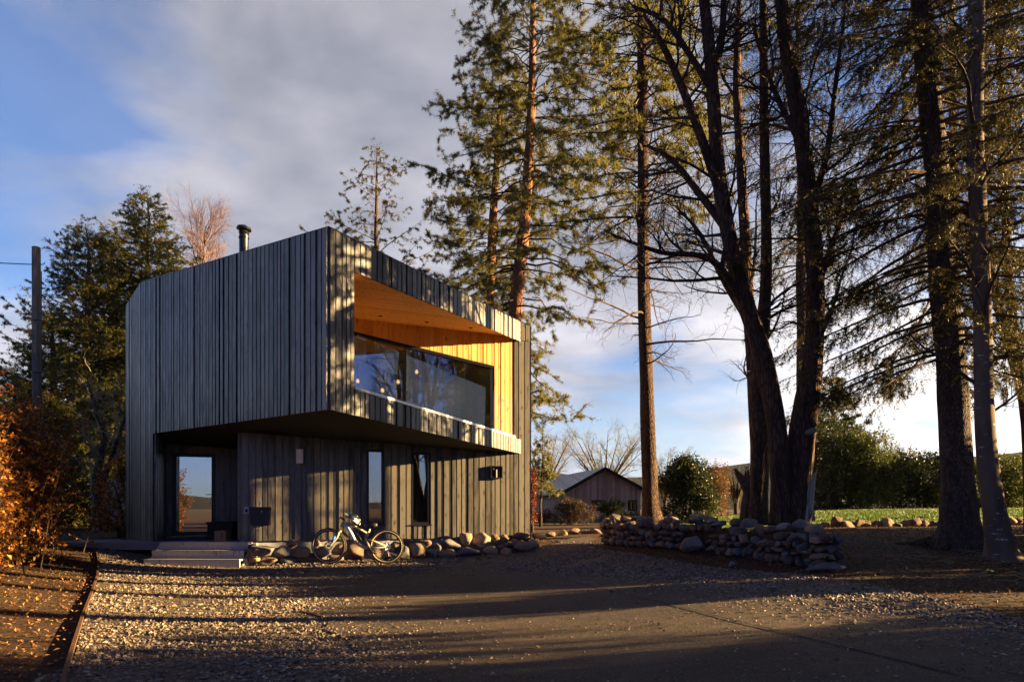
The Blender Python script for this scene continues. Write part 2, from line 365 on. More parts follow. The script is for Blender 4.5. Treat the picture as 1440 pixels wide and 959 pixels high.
def smooth_poly(poly, k=6):
    P = np.array([p[:2] for p in poly]); n = len(P); out = []
    for i in range(n):
        p0, p1, p2, p3 = P[i - 1], P[i], P[(i + 1) % n], P[(i + 2) % n]
        for t in np.arange(k) / k:
            out.append(tuple(.5 * ((2 * p1) + (-p0 + p2) * t + (2 * p0 - 5 * p1 + 4 * p2 - p3) * t * t + (-p0 + 3 * p1 - 3 * p2 + p3) * t ** 3)))
    return out
def sheet(name, poly, dz, cell, mat, zf=None):
    mb = MB(); P = np.array(poly)[:, :2]; x0, y0 = P.min(0); x1, y1 = P.max(0); vs = {}; vl = []; fs = []
    def vid(p):
        k = (round(p[0], 4), round(p[1], 4))
        if k not in vs: vs[k] = len(vl); vl.append(k)
        return vs[k]
    rows = np.arange(y0, y1, cell)
    for yb in rows:
        strip = clip(clip([tuple(p) for p in P], 1, yb, 1), 1, yb + cell, -1)
        if len(strip) < 3: continue
        sx = [p[0] for p in strip]
        for xa in np.arange(math.floor((min(sx) - x0) / cell) * cell + x0, max(sx), cell):
            q = clip(clip(strip, 0, xa, 1), 0, xa + cell, -1)
            if len(q) < 3: continue
            ids = []
            for p in q:
                i = vid(p)
                if i not in ids: ids.append(i)
            if len(ids) >= 3: fs.append(ids)
    vl = np.array(vl); z = (gz if zf is None else zf)(vl[:, 0], vl[:, 1]) + dz
    mb.add(np.c_[vl, z], fs)
    return tag(mb.build(name, mat, smooth=True, origin=(0, 0, 0)), kind='structure')
def gp(*pix): return [tuple(gpt(a, b)[:2]) for a, b in pix]

# ------------------------------------------------------------------ house
HX = thing('timber_house', (-4, 16, .5), 'two-storey house in charred black vertical boards with a jutting upper balcony', 'house')
FL = .52
A = V(-5.87, 14.7); Rr = V(.44, 16.96); C = V(-3.09, 11.5); Q = on_line(A, Rr, 731); L2 = V(-8.6, 15.87); L3 = V(-9.7, 17.2); L217 = on_line(C, L2, 217)
B3 = V(-7, 24); B4 = V(.45, 23.5)
D0 = V(-8.9, 17.525); D1 = V(-6.9, 18.24)
def zline(P, z0, Q_, z1):
    d = np.linalg.norm(Q_ - P)
    return lambda u: z0 + (z1 - z0) * u / d
rs = random.Random(4)
def clad(mb, P, Q_, ztop, zbot, flip=False, d0=.036, opens=(), wid=(.145, .145, .11, .05), gap=.026):
    """vertical boards of mixed widths standing off a backing sheet; the outward side is on the right of P->Q unless flipped"""
    P = np.asarray(P, float); Q_ = np.asarray(Q_, float); L = np.linalg.norm(Q_ - P); t = (Q_ - P) / L
    nrm = V(t[1], -t[0]) * (-1 if flip else 1)
    br = sorted({0.0, L, *[a for o in opens for a in o[:2] if 0 < a < L]})
    def pt(u, z, d): q = P + t * u + nrm * d; return V(q[0], q[1], z)
    for a, b in zip(br[:-1], br[1:]):
        us = [a]
        while us[-1] < b - .05:
            w = rs.choice(wid) * rs.uniform(.92, 1.08); us.append(us[-1] + w)
        k = (b - a) / (us[-1] - a); us = [a + (u - a) * k for u in us]
        for u0, u1 in zip(us[:-1], us[1:]):
            m = (u0 + u1) / 2; spans = [(zbot, ztop)]
            for o in opens:
                if o[0] - 1e-6 <= m <= o[1] + 1e-6: spans = [s for s in ((zbot, (lambda u, z=o[2]: z)), ((lambda u, z=o[3]: z), ztop)) if True]
            d = d0 * (rs.choice((1, 1, .85)) if u1 - u0 > .08 else .35); g0, g1 = u0 + gap / 2, u1 - gap / 2
            for lo, hi in spans:
                if hi(m) - lo(m) < .02: continue
                mb.add([pt(u0, lo(u0), 0), pt(u1, lo(u1), 0), pt(u1, hi(u1), 0), pt(u0, hi(u0), 0)], np.array([[0, 1, 2, 3]]))
                p = [pt(g0, lo(g0), 0), pt(g1, lo(g1), 0), pt(g1, hi(g1), 0), pt(g0, hi(g0), 0), pt(g0, lo(g0), d), pt(g1, lo(g1), d), pt(g1, hi(g1), d), pt(g0, hi(g0), d)]
                mb.add(p, np.array([[4, 5, 6, 7], [0, 4, 7, 3], [1, 2, 6, 5], [3, 7, 6, 2], [0, 1, 5, 4]]))
zC, zL2, zL3, zQ, zR = 5.92, 6.44, 6.30, 5.80, 5.71
zbC, zbQ, zbL = 2.865, 2.553, 2.90
# plane of the soffit under the overhang
_n3 = np.cross(np.r_[Q, zbQ] - np.r_[C, zbC], np.r_[L217, zbL] - np.r_[C, zbC])
def zs(p): return zbC - (_n3[0] * (p[0] - C[0]) + _n3[1] * (p[1] - C[1])) / _n3[2]
# walls: one part for each face of the building
mb = MB(); clad(mb, L217, C, zline(L217, zline(L2, zL2, C, zC)(np.linalg.norm(L217 - L2)), C, zC), zline(L217, zbL, C, zbC)); W1 = mb.build('wall', M['char'], HX)
mb = MB(); clad(mb, L2, L217, zline(L2, zL2, L217, zline(L2, zL2, C, zC)(np.linalg.norm(L217 - L2))), lambda u: FL - .06); mb.build('wall', M['char'], HX)
mb = MB(); clad(mb, L3, L2, zline(L3, zL3, L2, zL2), lambda u: FL - .06); mb.build('wall', M['char'], HX)
mb = MB(); clad(mb, L217, D0, zline(L217, zbL, D0, zs(D0)), lambda u: FL - .06); mb.build('wall', M['char'], HX)     # reveal of the porch
# lower wall behind the bicycle, two tall windows
uA = lambda px: float(np.linalg.norm(on_line(A, Rr, px) - A))
w1 = (uA(515.5), uA(540), zat(on_line(A, Rr, 527), 737.5), zat(on_line(A, Rr, 527), 632)); w2 = (uA(578), uA(605), zat(on_line(A, Rr, 591), 737.5), zat(on_line(A, Rr, 591), 636))
uQ, LA = uA(731), float(np.linalg.norm(Rr - A)); dAR = (Rr - A) / LA; nAR = V(dAR[1], -dAR[0])
mb = MB(); clad(mb, A, on_line(A, Rr, 722), lambda u: zs(A + dAR * u), lambda u: FL - .02, opens=(w1, w2)); mb.build('wall', M['char'], HX)
mb = MB(); clad(mb, on_line(A, Rr, 722), Rr, lambda u: zQ - .45, lambda u: FL - .02); mb.build('wall', M['char'], HX)
# upper front: pier, parapet band, band under the balcony
fp = lambda px: on_line(C, Q, px)
F498, F722 = fp(497), fp(722); zt = zline(C, zC, Q, zQ); dCQ = (Q - C) / np.linalg.norm(Q - C); nCQ = V(dCQ[1], -dCQ[0])
uC = lambda px: float(np.linalg.norm(fp(px) - C)); LC = float(np.linalg.norm(Q - C)); zb = zline(C, zbC, Q, zbQ)
zo = zline(F498, 5.35, F722, 5.318); zsill = zline(F498, 3.29, F722, 2.92)
mb = MB(); clad(mb, C, F498, zt, zb); mb.build('wall', M['char'], HX)
mb = MB(); clad(mb, F498, Q, lambda u: zt(u + uC(497)), zo, d0=.04)
q2 = Q + nAR * .012; clad(mb, q2, Rr + nAR * .012, zline(Q, zQ, Rr, zR), lambda u: zQ - .46, d0=.04); mb.build('parapet', M['char'], HX)
mb = MB(); clad(mb, F498, Q, lambda u: min(zsill(u), zsill(u)), lambda u: zb(u + uC(497)) , d0=.036); mb.build('wall', M['char'], HX)
# sides that only other viewpoints see
mb = MB(); clad(mb, Rr, B4, zline(Rr, zR, B4, 6.0), lambda u: FL - .06); mb.build('wall', M['char'], HX)
mb = MB(); clad(mb, B4, B3, lambda u: 6.1, lambda u: FL - .06, wid=(.15,)); mb.build('wall', M['char'], HX); mb = MB(); clad(mb, B3, L3, zline(B3, 6.1, L3, zL3), lambda u: FL - .06, wid=(.15,)); mb.build('wall', M['char'], HX)
# roof and its thin edge flashing
def fan(P3, c=None):
    P3 = [np.asarray(p, float) for p in P3]; c = np.mean(P3, 0) if c is None else np.asarray(c); n = len(P3)
    return [*P3, c], [[i, (i + 1) % n, n] for i in range(n)]
top = [np.r_[C, zC], np.r_[Q, zQ], np.r_[Rr, zR], np.r_[B4, 6.0], np.r_[B3, 6.1], np.r_[L3, zL3], np.r_[L2, zL2]]
mb = MB(); mb.add(*fan([p + V(0, 0, -.05) for p in top])); RF = mb.build('roof', M['roof'], HX)
mb = MB()
for a, b in zip(top, top[1:] + top[:1]): mb.tube([a + V(0, 0, .012), b + V(0, 0, .012)], .028, 4)
mb.build('flashing', M['black'], RF)
# soffit of the overhang, porch walls, floor
mb = MB(); sp = [C, Q, on_line(A, Rr, 600), A, V(-7.04, 18.19), D0, L217]
mb.add(*fan([np.r_[p, zs(p) + .004] for p in sp], np.r_[V(-4.6, 14.2), zs(V(-4.6, 14.2)) + .004])); mb.build('soffit', M['soffit'], HX)
E0 = V(-8.69, 17.6); dD = V(.942, .337); nD = V(.337, -.942); LD = .9
mb = MB(); clad(mb, V(*D0), E0 - dD * .06, lambda u: 2.88, lambda u: FL); clad(mb, E0 + dD * (LD + .06), E0 + dD * 1.78, lambda u: 2.88, lambda u: FL)
clad(mb, E0 - dD * .06, E0 + dD * (LD + .06), lambda u: 2.88, lambda u: FL + 2.12)
clad(mb, A, V(-7.0, 18.2), zline(A, zs(A), V(-7, 18.2), zs(V(-7, 18.2))), lambda u: FL, flip=True); mb.build('wall', M['char'], HX)
# front door: glazed leaf in a dark frame
def dp(u, z, d=0): q = E0 + dD * u + nD * d; return V(q[0], q[1], z)
dd3, nd3 = np.r_[dD, 0], np.r_[nD, 0]
def frame(mb, pt, u0, u1, z0, z1, w, d0, d1, e1, en):
    for a, b, c_, e in ((u0, u0 + w, z0, z1), (u1 - w, u1, z0, z1), (u0 + w, u1 - w, z0, z0 + w), (u0 + w, u1 - w, z1 - w, z1)):
        mb.prism([pt(a, c_, d0), pt(b, c_, d0), pt(b, e, d0), pt(a, e, d0)], en * (d1 - d0))
mb = MB(); frame(mb, dp, -.055, LD + .055, FL + .0, FL + 2.115, .05, -.1, .05, dd3, nd3); DF = mb.build('door_frame', M['black'], HX)
mb = MB(); frame(mb, dp, 0, LD, FL + .052, FL + 2.06, .035, -.05, .0, dd3, nd3); DR = mb.build('door', M['blackmat'], HX)
mb = MB(); mb.prism([dp(.036, FL + .09, -.03), dp(LD - .036, FL + .09, -.03), dp(LD - .036, FL + 2.02, -.03), dp(.036, FL + 2.02, -.03)], nd3 * .02); mb.build('pane', M['glass_dark'], DR)
mb = MB(); mb.tube([dp(LD - .045, FL + 1.05, 0), dp(LD - .045, FL + 1.05, .05)], .012, 8); mb.tube([dp(LD - .04, FL + 1.05, .05), dp(LD - .17, FL + 1.05, .05)], .01, 8); mb.disc(dp(LD - .045, FL + .97, .004), nd3, .022, .012, 12); mb.build('handle', M['trim'], DR)
# lower windows
def ap(u, z, d=0): q = A + dAR * u + nAR * d; return V(q[0], q[1], z)
nA3, dA3 = np.r_[nAR, 0], np.r_[dAR, 0]
for w in (w1, w2):
    mb = MB(); frame(mb, ap, w[0] + .002, w[1] - .002, w[2] + .002, w[3] - .002, .05, -.12, .012, dA3, nA3); wf = mb.build('window', M['black'], HX)
    mb = MB(); mb.prism([ap(w[0] + .05, w[2] + .05, -.06), ap(w[1] - .05, w[2] + .05, -.06), ap(w[1] - .05, w[3] - .05, -.06), ap(w[0] + .05, w[3] - .05, -.06)], nA3 * .02); mb.build('pane', M['glass'], wf)
    mb = MB(); mb.prism([ap(w[0] - .03, w[2] - .02, .013), ap(w[1] + .03, w[2] - .02, .013), ap(w[1] + .03, w[2] + .002, .013), ap(w[0] - .03, w[2] + .002, .013)], nA3 * .06); mb.build('sill', M['black'], wf)
# plinth under the boards
mb = MB(); mb.prism([ap(0, FL - .5, -.05), ap(LA, FL - .5, -.05), ap(LA, FL - .024, -.05), ap(0, FL - .024, -.05)], nA3 * -.15)
for a, b in ((L3, L2), (L2, L217)):
    t_ = unit(b - a); nn = np.r_[V(t_[1], -t_[0]), 0]; mb.prism([np.r_[a, 0.], np.r_[b, 0.], np.r_[b, FL - .064], np.r_[a, FL - .064]], nn * -.12)
mb.build('plinth', M['slab'], HX)
# balcony: timber ceiling, timber inner wall, floor, sill flashing, glass balustrade
I0 = V(*(A + dAR * .3)) ; I0 = on_line(A, Rr, 440) ; zI = lambda u: 5.54 - .0245 * u
uI = lambda px: float(np.linalg.norm(on_line(A, Rr, px) - I0)); hw = lambda u: 5.22 + (4.68 - 5.22) * (u - uI(498)) / (uI(693) - uI(498))
mb = MB(); clad(mb, I0, on_line(A, Rr, 695), zI, hw, d0=.016, wid=(.13, .09, .06), gap=.018)
clad(mb, on_line(A, Rr, 695), on_line(A, Rr, 722), lambda u: zI(u + uI(695)), lambda u: 2.9, d0=.016, wid=(.13, .09, .06), gap=.018); mb.build('inner_wall', M['larch'], HX)
mb = MB(); Fq = np.r_[F498, 5.35]; poly2 = [F498, F722, Q, I0]
zsf = lambda p: 5.35 + (np.dot(p - F498, nAR) - 0) * 0
wI = lambda p: float(np.dot(np.asarray(p) - I0, nAR)); uIx = lambda p: float(np.dot(np.asarray(p) - I0, dAR)); wmax = wI(F498)
def zceil(u, w): return zI(u) + (5.35 - zI(uIx(F498))) * w / wmax + (.0 if w < 0 else 0)
loc = [(uIx(p), wI(p)) for p in (I0, F722, F498)]
loc = [(uIx(I0), 0.), (uIx(Q), 0.), (uIx(F722), wI(F722)), (uIx(F498), wmax)]
for k in range(int(wmax / .1) + 1):
    st = clip(clip(loc, 1, k * .1 + .004, 1), 1, k * .1 + .096, -1)
    if len(st) < 3: continue
    p3 = [np.r_[I0 + dAR * u + nAR * w, zceil(u, w)] for u, w in st]; mb.prism(p3, V(0, 0, .02))
mb.prism([np.r_[I0 + dAR * u + nAR * w, zceil(u, w) + .022] for u, w in loc], V(0, 0, .05)); BC = mb.build('ceiling', M['larch'], HX)
for px, py in ((536, 444.5), (603, 453), (662, 461)):
    for w in np.linspace(.05, 3, 60):                      # downlights set in the ceiling boards
        for u in np.linspace(0, 6, 120):
            q = I0 + dAR * u + nAR * w; z = zceil(u, w)
            if abs(PX0 + q[0] / q[1] * F - px) < 3 and abs(PYH - (z - EYE) / q[1] * F - py) < .35:
                best = np.r_[q, z - .006]; break
    mb = MB(); mb.disc(best, V(0, 0, 1), .045, .012, 14); mb.build('downlight', M['black'], BC)
mb = MB(); mb.add(*fan([np.r_[p, 2.9] for p in (F498, F722, Q, A, I0)][::1])); mb.build('balcony_floor', M['larch'], HX)
mb = MB(); clad(mb, F498, I0, lambda u: 5.4, lambda u: 2.9, flip=False, d0=.016, wid=(.13, .09)); mb.build('inner_wall', M['larch'], HX)
def cp(u, z, d=0): q = F498 + dCQ * u + nCQ * d; return V(q[0], q[1], z)
nC3 = np.r_[nCQ, 0]; LF = uC(723) - uC(497)
mb = MB(); mb.prism([cp(.0, zsill(0) + .003, -.1), cp(LF, zsill(LF) + .003, -.1), cp(LF, zsill(LF) + .05, -.1), cp(.0, zsill(0) + .05, -.1)], nC3 * .145); mb.build('sill_flashing', M['trim'], HX)
zg = lambda u: 4.30 + (3.87 - 4.30) * u / LF
gl = [0, LF * .335, LF * .64, LF]
for a, b in zip(gl[:-1], gl[1:]):
    mb = MB(); a_, b_ = a + .006, b - .006
    mb.prism([cp(a_, zsill(a_) + .052, -.045), cp(b_, zsill(b_) + .052, -.045), cp(b_, zg(b_), -.045), cp(a_, zg(a_), -.045)], nC3 * .017); mb.build('balustrade_panel', M['glass_clear'], HX)
# wide balcony window with a sloping head
def ip(u, z, d=0): q = I0 + dAR * u + nAR * d; return V(q[0], q[1], z)
u0, u1, um, um2 = .06, uI(693.5), uI(573), uI(633)
mb = MB()
for a, b in ((u0, u0 + .06), (um - .03, um + .03), (u1 - .07, u1)):
    mb.prism([ip(a, 2.97, -.1), ip(b, 2.97, -.1), ip(b, hw(b) - .075, -.1), ip(a, hw(a) - .075, -.1)], nA3 * .095)
mb.prism([ip(u0, hw(u0) - .075, -.1), ip(u1, hw(u1) - .075, -.1), ip(u1, hw(u1) - .003, -.1), ip(u0, hw(u0) - .003, -.1)], nA3 * .12)
mb.prism([ip(u0, 2.905, -.1), ip(u1, 2.905, -.1), ip(u1, 2.968, -.1), ip(u0, 2.968, -.1)], nA3 * .11)
WB = mb.build('window', M['black'], HX)
for a, b in ((u0 + .06, um - .03), (um + .03, u1 - .07)):
    mb = MB(); mb.prism([ip(a, 2.97, -.055), ip(b, 2.97, -.055), ip(b, hw(b) - .077, -.055), ip(a, hw(a) - .077, -.055)], nA3 * .02); mb.build('pane', M['glass'], WB)
# upper room
bk = -4.2
mb = MB(); mb.prism([ip(-1.2, 2.86, -.12), ip(4.7, 2.86, -.12), ip(4.7, 2.86, bk), ip(-1.5, 2.86, bk)], V(0, 0, .05)); mb.build('room_floor', M['oak'], HX)
mb = MB(); mb.prism([ip(-1.2, 5.6, -.05), ip(4.7, 5.5, -.05), ip(4.7, 5.5, bk), ip(-1.5, 5.6, bk)], V(0, 0, .05)); mb.build('room_ceiling', M['plaster'], HX)
mb = MB(); mb.prism([ip(-1.5, 2.92, bk), ip(4.7, 2.92, bk), ip(4.7, 5.49, bk), ip(-1.5, 5.59, bk)], -nA3 * .05)
mb.prism([ip(4.7, 2.92, -.12), ip(4.7, 5.48, -.12), ip(4.7, 5.48, bk), ip(4.7, 2.92, bk)], dA3 * .04)
mb.prism([ip(-1.3, 2.92, -.12), ip(-1.3, 5.48, -.12), ip(-1.3, 5.48, bk), ip(-1.3, 2.92, bk)], -dA3 * .04); mb.build('room_wall', M['plaster'], HX)
# flue
fl = at(343, 356, 16.0)
mb = MB(); mb.tube([fl + V(0, 0, -.6), fl + V(0, 0, .42)], .105, 16); mb.tube([fl + V(0, 0, .34), fl + V(0, 0, .37)], .12, 16); FLU = mb.build('flue', M['black'], HX)
mb = MB(); mb.tube([fl + V(0, 0, .42), fl + V(.0, 0, .47), fl + V(0.01, 0, .52)], [.10, .12, .10], 16); mb.tube([fl + V(0, 0, .545), fl + V(.006, 0, .6), fl + V(.014, 0, .65)], [.17, .155, .05], 16)
for k in range(4): mb.tube([fl + V(.08 * math.cos(k * 1.57), .08 * math.sin(k * 1.57), .5), fl + V(.1 * math.cos(k * 1.57), .1 * math.sin(k * 1.57), .58)], .01, 4)
mb.build('cowl', M['black'], FLU)
# things in the room and on the walls
t = thing('armchair', ip(uI(585) + .0, 2.91, -1.1), 'red and white armchair seen through the balcony window', 'chair')
o_ = ip(uI(585), 2.91, -1.1)
def rel(mb, du, dz0, dz1, dd, hu, hd): mb.prism([o_ + dA3 * (du - hu) + nA3 * (dd - hd) + V(0, 0, dz0), o_ + dA3 * (du + hu) + nA3 * (dd - hd) + V(0, 0, dz0), o_ + dA3 * (du + hu) + nA3 * (dd + hd) + V(0, 0, dz0), o_ + dA3 * (du - hu) + nA3 * (dd + hd) + V(0, 0, dz0)], V(0, 0, dz1 - dz0))
mb = MB(); rel(mb, 0, .16, .42, 0, .36, .34); mb.build('seat', M['white'], t)
mb = MB(); rel(mb, 0, .42, .98, -.28, .36, .08); mb.build('backrest', M['white'], t)
for s_ in (-1, 1):
    mb = MB(); rel(mb, s_ * .4, .14, .66, 0, .05, .34); mb.build('armrest', M['red'], t)
    for e_ in (-1, 1): mb = MB(); rel(mb, s_ * .3, 0, .16, e_ * .28, .025, .025); mb.build('leg', M['oak'], t)
mb = MB(); rel(mb, .05, .42, .72, -.12, .25, .06); mb.build('cushion', M['red'], t)
t = thing('tall_cabinet', ip(uI(635) , 2.91, -1.3), 'pale cream cabinet standing behind the balcony window', 'cabinet'); o_ = ip(uI(640), 2.91, -1.3)
mb = MB(); rel(mb, 0, 0.08, 1.45, 0, .42, .25); mb.build('carcass', M['cream'], t)
for s_ in (-1, 1):
    mb = MB(); rel(mb, s_ * .205, .1, 1.43, .262, .2, .01); dr = mb.build('door', M['cream'], t)
    mb = MB(); rel(mb, s_ * .03, .7, .85, .28, .008, .008); mb.build('handle', M['black'], dr)
for k, (px, py, lb) in enumerate(((503, 536, 'small glowing pendant bulb close to the balcony pier'), (538, 549, 'small glowing pendant bulb hanging lowest above the armchair'), (560, 537, 'small glowing pendant bulb beside the window mullion'), (586, 523, 'small glowing pendant bulb above the armchair, just past the mullion'))):
    b = on_line(A - nAR * 2.2, Rr - nAR * 2.2, px); b = V(b[0], b[1], zat(b, py))
    t = thing('pendant_lamp', b, lb, 'lamp', 'pendant bulbs in the upper room')
    mb = MB(); mb.tube([b + V(0, 0, -.05), b + V(0, 0, -.03), b, b + V(0, 0, .03), b + V(0, 0, .06)], [.012, .04, .048, .036, .015], 10); mb.build('bulb', M['lamp'], t, True)
    mb = MB(); mb.tube([b + V(0, 0, .06), b + V(0, 0, .12)], .02, 8); mb.tube([b + V(0, 0, .12), V(b[0], b[1], 5.5)], .004, 4); mb.build('cord', M['black'], t)
# wall lamp, meter box, letter box, key safe
uu, zz = uA(696), zat(on_line(A, Rr, 696), 664); t = thing('wall_lamp', ap(uu, zz - .16, .03), 'square black framed lantern lamp fixed to the boards', 'lamp')
mb = MB()
for a, b, c_, e in ((-.15, .15, .13, .15), (-.15, .15, -.15, -.13), (-.15, -.13, -.13, .13), (.13, .15, -.13, .13)): mb.prism([ap(uu + a, zz + c_, .03), ap(uu + b, zz + c_, .03), ap(uu + b, zz + e, .03), ap(uu + a, zz + e, .03)], nA3 * .11)
mb.build('frame', M['black'], t)
mb = MB(); mb.prism([ap(uu - .07, zz - .13, .03), ap(uu + .05, zz - .13, .03), ap(uu + .05, zz + .13, .03), ap(uu - .07, zz + .13, .03)], nA3 * .05); mb.tube([ap(uu - .01, zz - .13, .1), ap(uu - .01, zz + .06, .1)], .035, 12); mb.build('fitting', M['blackmat'], t)
uu, zz = uA(421), zat(on_line(A, Rr, 421), 642); t = thing('meter_box', ap(uu, zz - .17, .03), 'small pale grey meter box mounted high on the dark boards', 'box')
mb = MB(); mb.prism([ap(uu - .075, zz - .16, .03), ap(uu + .075, zz - .16, .03), ap(uu + .075, zz + .16, .03), ap(uu - .075, zz + .16, .03)], nA3 * .1); mb.build('case', M['grey'], t)
mb = MB(); mb.prism([ap(uu - .068, zz - .15, .131), ap(uu + .068, zz - .15, .131), ap(uu + .068, zz + .15, .131), ap(uu - .068, zz + .15, .131)], nA3 * .012)
mb.prism([ap(uu - .03, zz + .03, .1435), ap(uu + .03, zz + .03, .1435), ap(uu + .03, zz + .045, .1435), ap(uu - .03, zz + .045, .1435)], nA3 * .003); mb.prism([ap(uu - .007, zz - .04, .1435), ap(uu + .007, zz - .04, .1435), ap(uu + .007, zz + .03, .1435), ap(uu - .007, zz + .03, .1435)], nA3 * .003); mb.build('lid', M['white'], t)
uu, zz = uA(366.5), zat(on_line(A, Rr, 366.5), 725.5); t = thing('letter_box', ap(uu, zz - .2, .03), 'wide black letter box fixed to the wall beside the porch', 'letter box')
mb = MB(); mb.prism([ap(uu - .21, zz - .19, .03), ap(uu + .21, zz - .19, .03), ap(uu + .21, zz + .19, .03), ap(uu - .21, zz + .19, .03)], nA3 * .12); mb.build('case', M['blackmat'], t)
mb = MB(); mb.prism([ap(uu - .22, zz + .12, .151), ap(uu + .22, zz + .12, .151), ap(uu + .22, zz + .2, .151), ap(uu - .22, zz + .2, .151)], nA3 * .012); mb.build('flap', M['black'], t)
mb = MB(); mb.disc(ap(uu + .02, zz + .1, .153), nA3, .012, .01, 10); mb.build('lock', M['trim'], t)
uu, zz = uA(346.5), zat(on_line(A, Rr, 346.5), 717); t = thing('key_safe', ap(uu, zz - .07, .03), 'small rounded pale key safe next to the black letter box', 'key safe')
mb = MB(); mb.prism([ap(uu - .05, zz - .075, .03), ap(uu + .05, zz - .075, .03), ap(uu + .05, zz + .04, .03), ap(uu + .03, zz + .075, .03), ap(uu - .03, zz + .075, .03), ap(uu - .05, zz + .04, .03)], nA3 * .045); mb.build('case', M['grey'], t)
mb = MB(); mb.prism([ap(uu - .03, zz - .05, .0755), ap(uu + .03, zz - .05, .0755), ap(uu + .03, zz + .02, .0755), ap(uu - .03, zz + .02, .0755)], nA3 * .008); mb.build('keypad', M['black'], t)
# porch slab and the timber steps
SL = [(-9.9, 16.95), (-10.6, 15.6), (-10.2, 15.0), (-8.1, 14.95), (-5.9, 14.95), (-5.8, 14.72), (-7.0, 18.15), (-8.9, 17.5), (-8.13, 15.5), (-8.6, 15.85)]
mb = MB(); mb.prism([V(x, y, FL - .22) for x, y in SL], V(0, 0, .15)); tag(mb.build('porch_paving', M['slab']), kind='structure')
t = thing('timber_steps', (-6.6, 14.4, .02), 'three broad softwood steps climbing to the porch', 'steps')
sx0, sx1 = -7.5, -5.55
for k, (yf, zt_) in enumerate(((13.9, .17), (14.22, .33), (14.54, .49))):
    mb = MB(); xr = sx1 - .04 * k
    mb.box(sx0, xr, yf, yf + .045, -.05 if k == 0 else zt_ - .157, zt_); mb.box(sx0, xr, yf + .048, yf + (.32 if k < 2 else .42), zt_ - .036, zt_ - .004); mb.build('step', M['step'], t)
for xs_, xe_ in ((sx1 - .02, .035), (sx0, -.035)):
    mb = MB(); mb.prism([V(xs_, 13.95, -.05), V(xs_, 14.9, -.05), V(xs_, 14.9, .45), V(xs_, 14.6, .45)], V(xe_, 0, 0)); mb.build('stringer', M['step'], t)
# log box and block by the door
b = V(-7.0, 16.6, FL - .07); t = thing('planter_box', b, 'dark square planter box standing by the porch wall', 'planter')
mb = MB(); mb.box(b[0] - .3, b[0] + .3, b[1] - .25, b[1] + .25, b[2], b[2] + .42)
mb.box(b[0] - .32, b[0] + .32, b[1] - .27, b[1] - .25, b[2] + .38, b[2] + .43); mb.box(b[0] - .32, b[0] + .32, b[1] + .25, b[1] + .27, b[2] + .38, b[2] + .43); mb.build('box_body', M['blackmat'], t)
mb = MB(); mb.box(b[0] - .27, b[0] + .27, b[1] - .22, b[1] + .22, b[2] + .421, b[2] + .44); mb.build('earth', M['soil'], t)
b = V(-6.62, 15.6, FL - .07); mb = MB(); mb.box(b[0] - .13, b[0] + .13, b[1] - .12, b[1] + .12, b[2], b[2] + .24); mb.box(b[0] - .11, b[0] + .11, b[1] - .1, b[1] + .1, b[2] + .24, b[2] + .252)
tag(mb.build('wooden_block', M['block']), 'sawn orange brown wooden block on the porch by the steps', 'block')
# ------------------------------------------------------------------ ground surfaces
nr = np.random.default_rng(11)
def stones_mat(name, cols, rough=.8):
    n = NT(name); c = n.coord(); v = n.n('ShaderNodeTexVoronoi', {'Vector': c, 'Scale': 30.}); d = n.n('ShaderNodeTexVoronoi', {'Vector': c, 'Scale': 30., 'Randomness': 1.}, feature='DISTANCE_TO_EDGE').outputs['Distance']
    h = n.n('ShaderNodeSeparateColor', {0: v.outputs['Color']}).outputs[0]; f = n.noise(c, .7, 4)
    col = n.ramp(h, [(i / (len(cols) - 1), k) for i, k in enumerate(cols)]); col = n.mix(n.ramp(d, [(.0, .85), (.1, 0)]), col, (.02, .015, .01))
    col = n.mix(n.math('MULTIPLY', f, .5), col, (.045, .03, .02))
    return n.set(col, rough, n.bump(n.ramp(d, [(0, 0), (.3, 1)]), .012), spec=.3)
GC = [(.04, .031, .024), (.125, .095, .066), (.22, .165, .11), (.09, .076, .062), (.34, .28, .2)]
M['gravel'] = stones_mat('gravel_bed', GC)
n = NT('pebbles'); g = n.n('ShaderNodeNewGeometry').outputs['Random Per Island']
M['pebble'] = n.set(n.ramp(g, [(i / 4, k) for i, k in enumerate(GC)]), .7, spec=.35)
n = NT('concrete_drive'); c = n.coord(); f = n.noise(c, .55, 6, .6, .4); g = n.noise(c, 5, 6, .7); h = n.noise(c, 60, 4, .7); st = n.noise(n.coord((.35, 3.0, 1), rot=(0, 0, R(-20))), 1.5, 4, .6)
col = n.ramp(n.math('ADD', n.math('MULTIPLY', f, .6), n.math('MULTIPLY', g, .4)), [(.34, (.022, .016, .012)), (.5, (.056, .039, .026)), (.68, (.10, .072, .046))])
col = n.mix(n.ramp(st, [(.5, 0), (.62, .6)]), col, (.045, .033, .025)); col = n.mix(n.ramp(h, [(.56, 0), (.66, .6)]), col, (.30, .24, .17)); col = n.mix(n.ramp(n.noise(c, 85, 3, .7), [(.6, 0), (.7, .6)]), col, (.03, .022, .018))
M['drive'] = n.set(col, .85, n.bump(n.mix(.6, g, h), .022), spec=.3)
n = NT('lawn_soil'); c = n.coord(); f = n.noise(c, 1.5, 5); M['lawn'] = n.set(n.ramp(f, [(.3, (.035, .07, .012)), (.7, (.07, .12, .02))]), .9, n.bump(n.noise(c, 60, 3), .03), spec=.1)

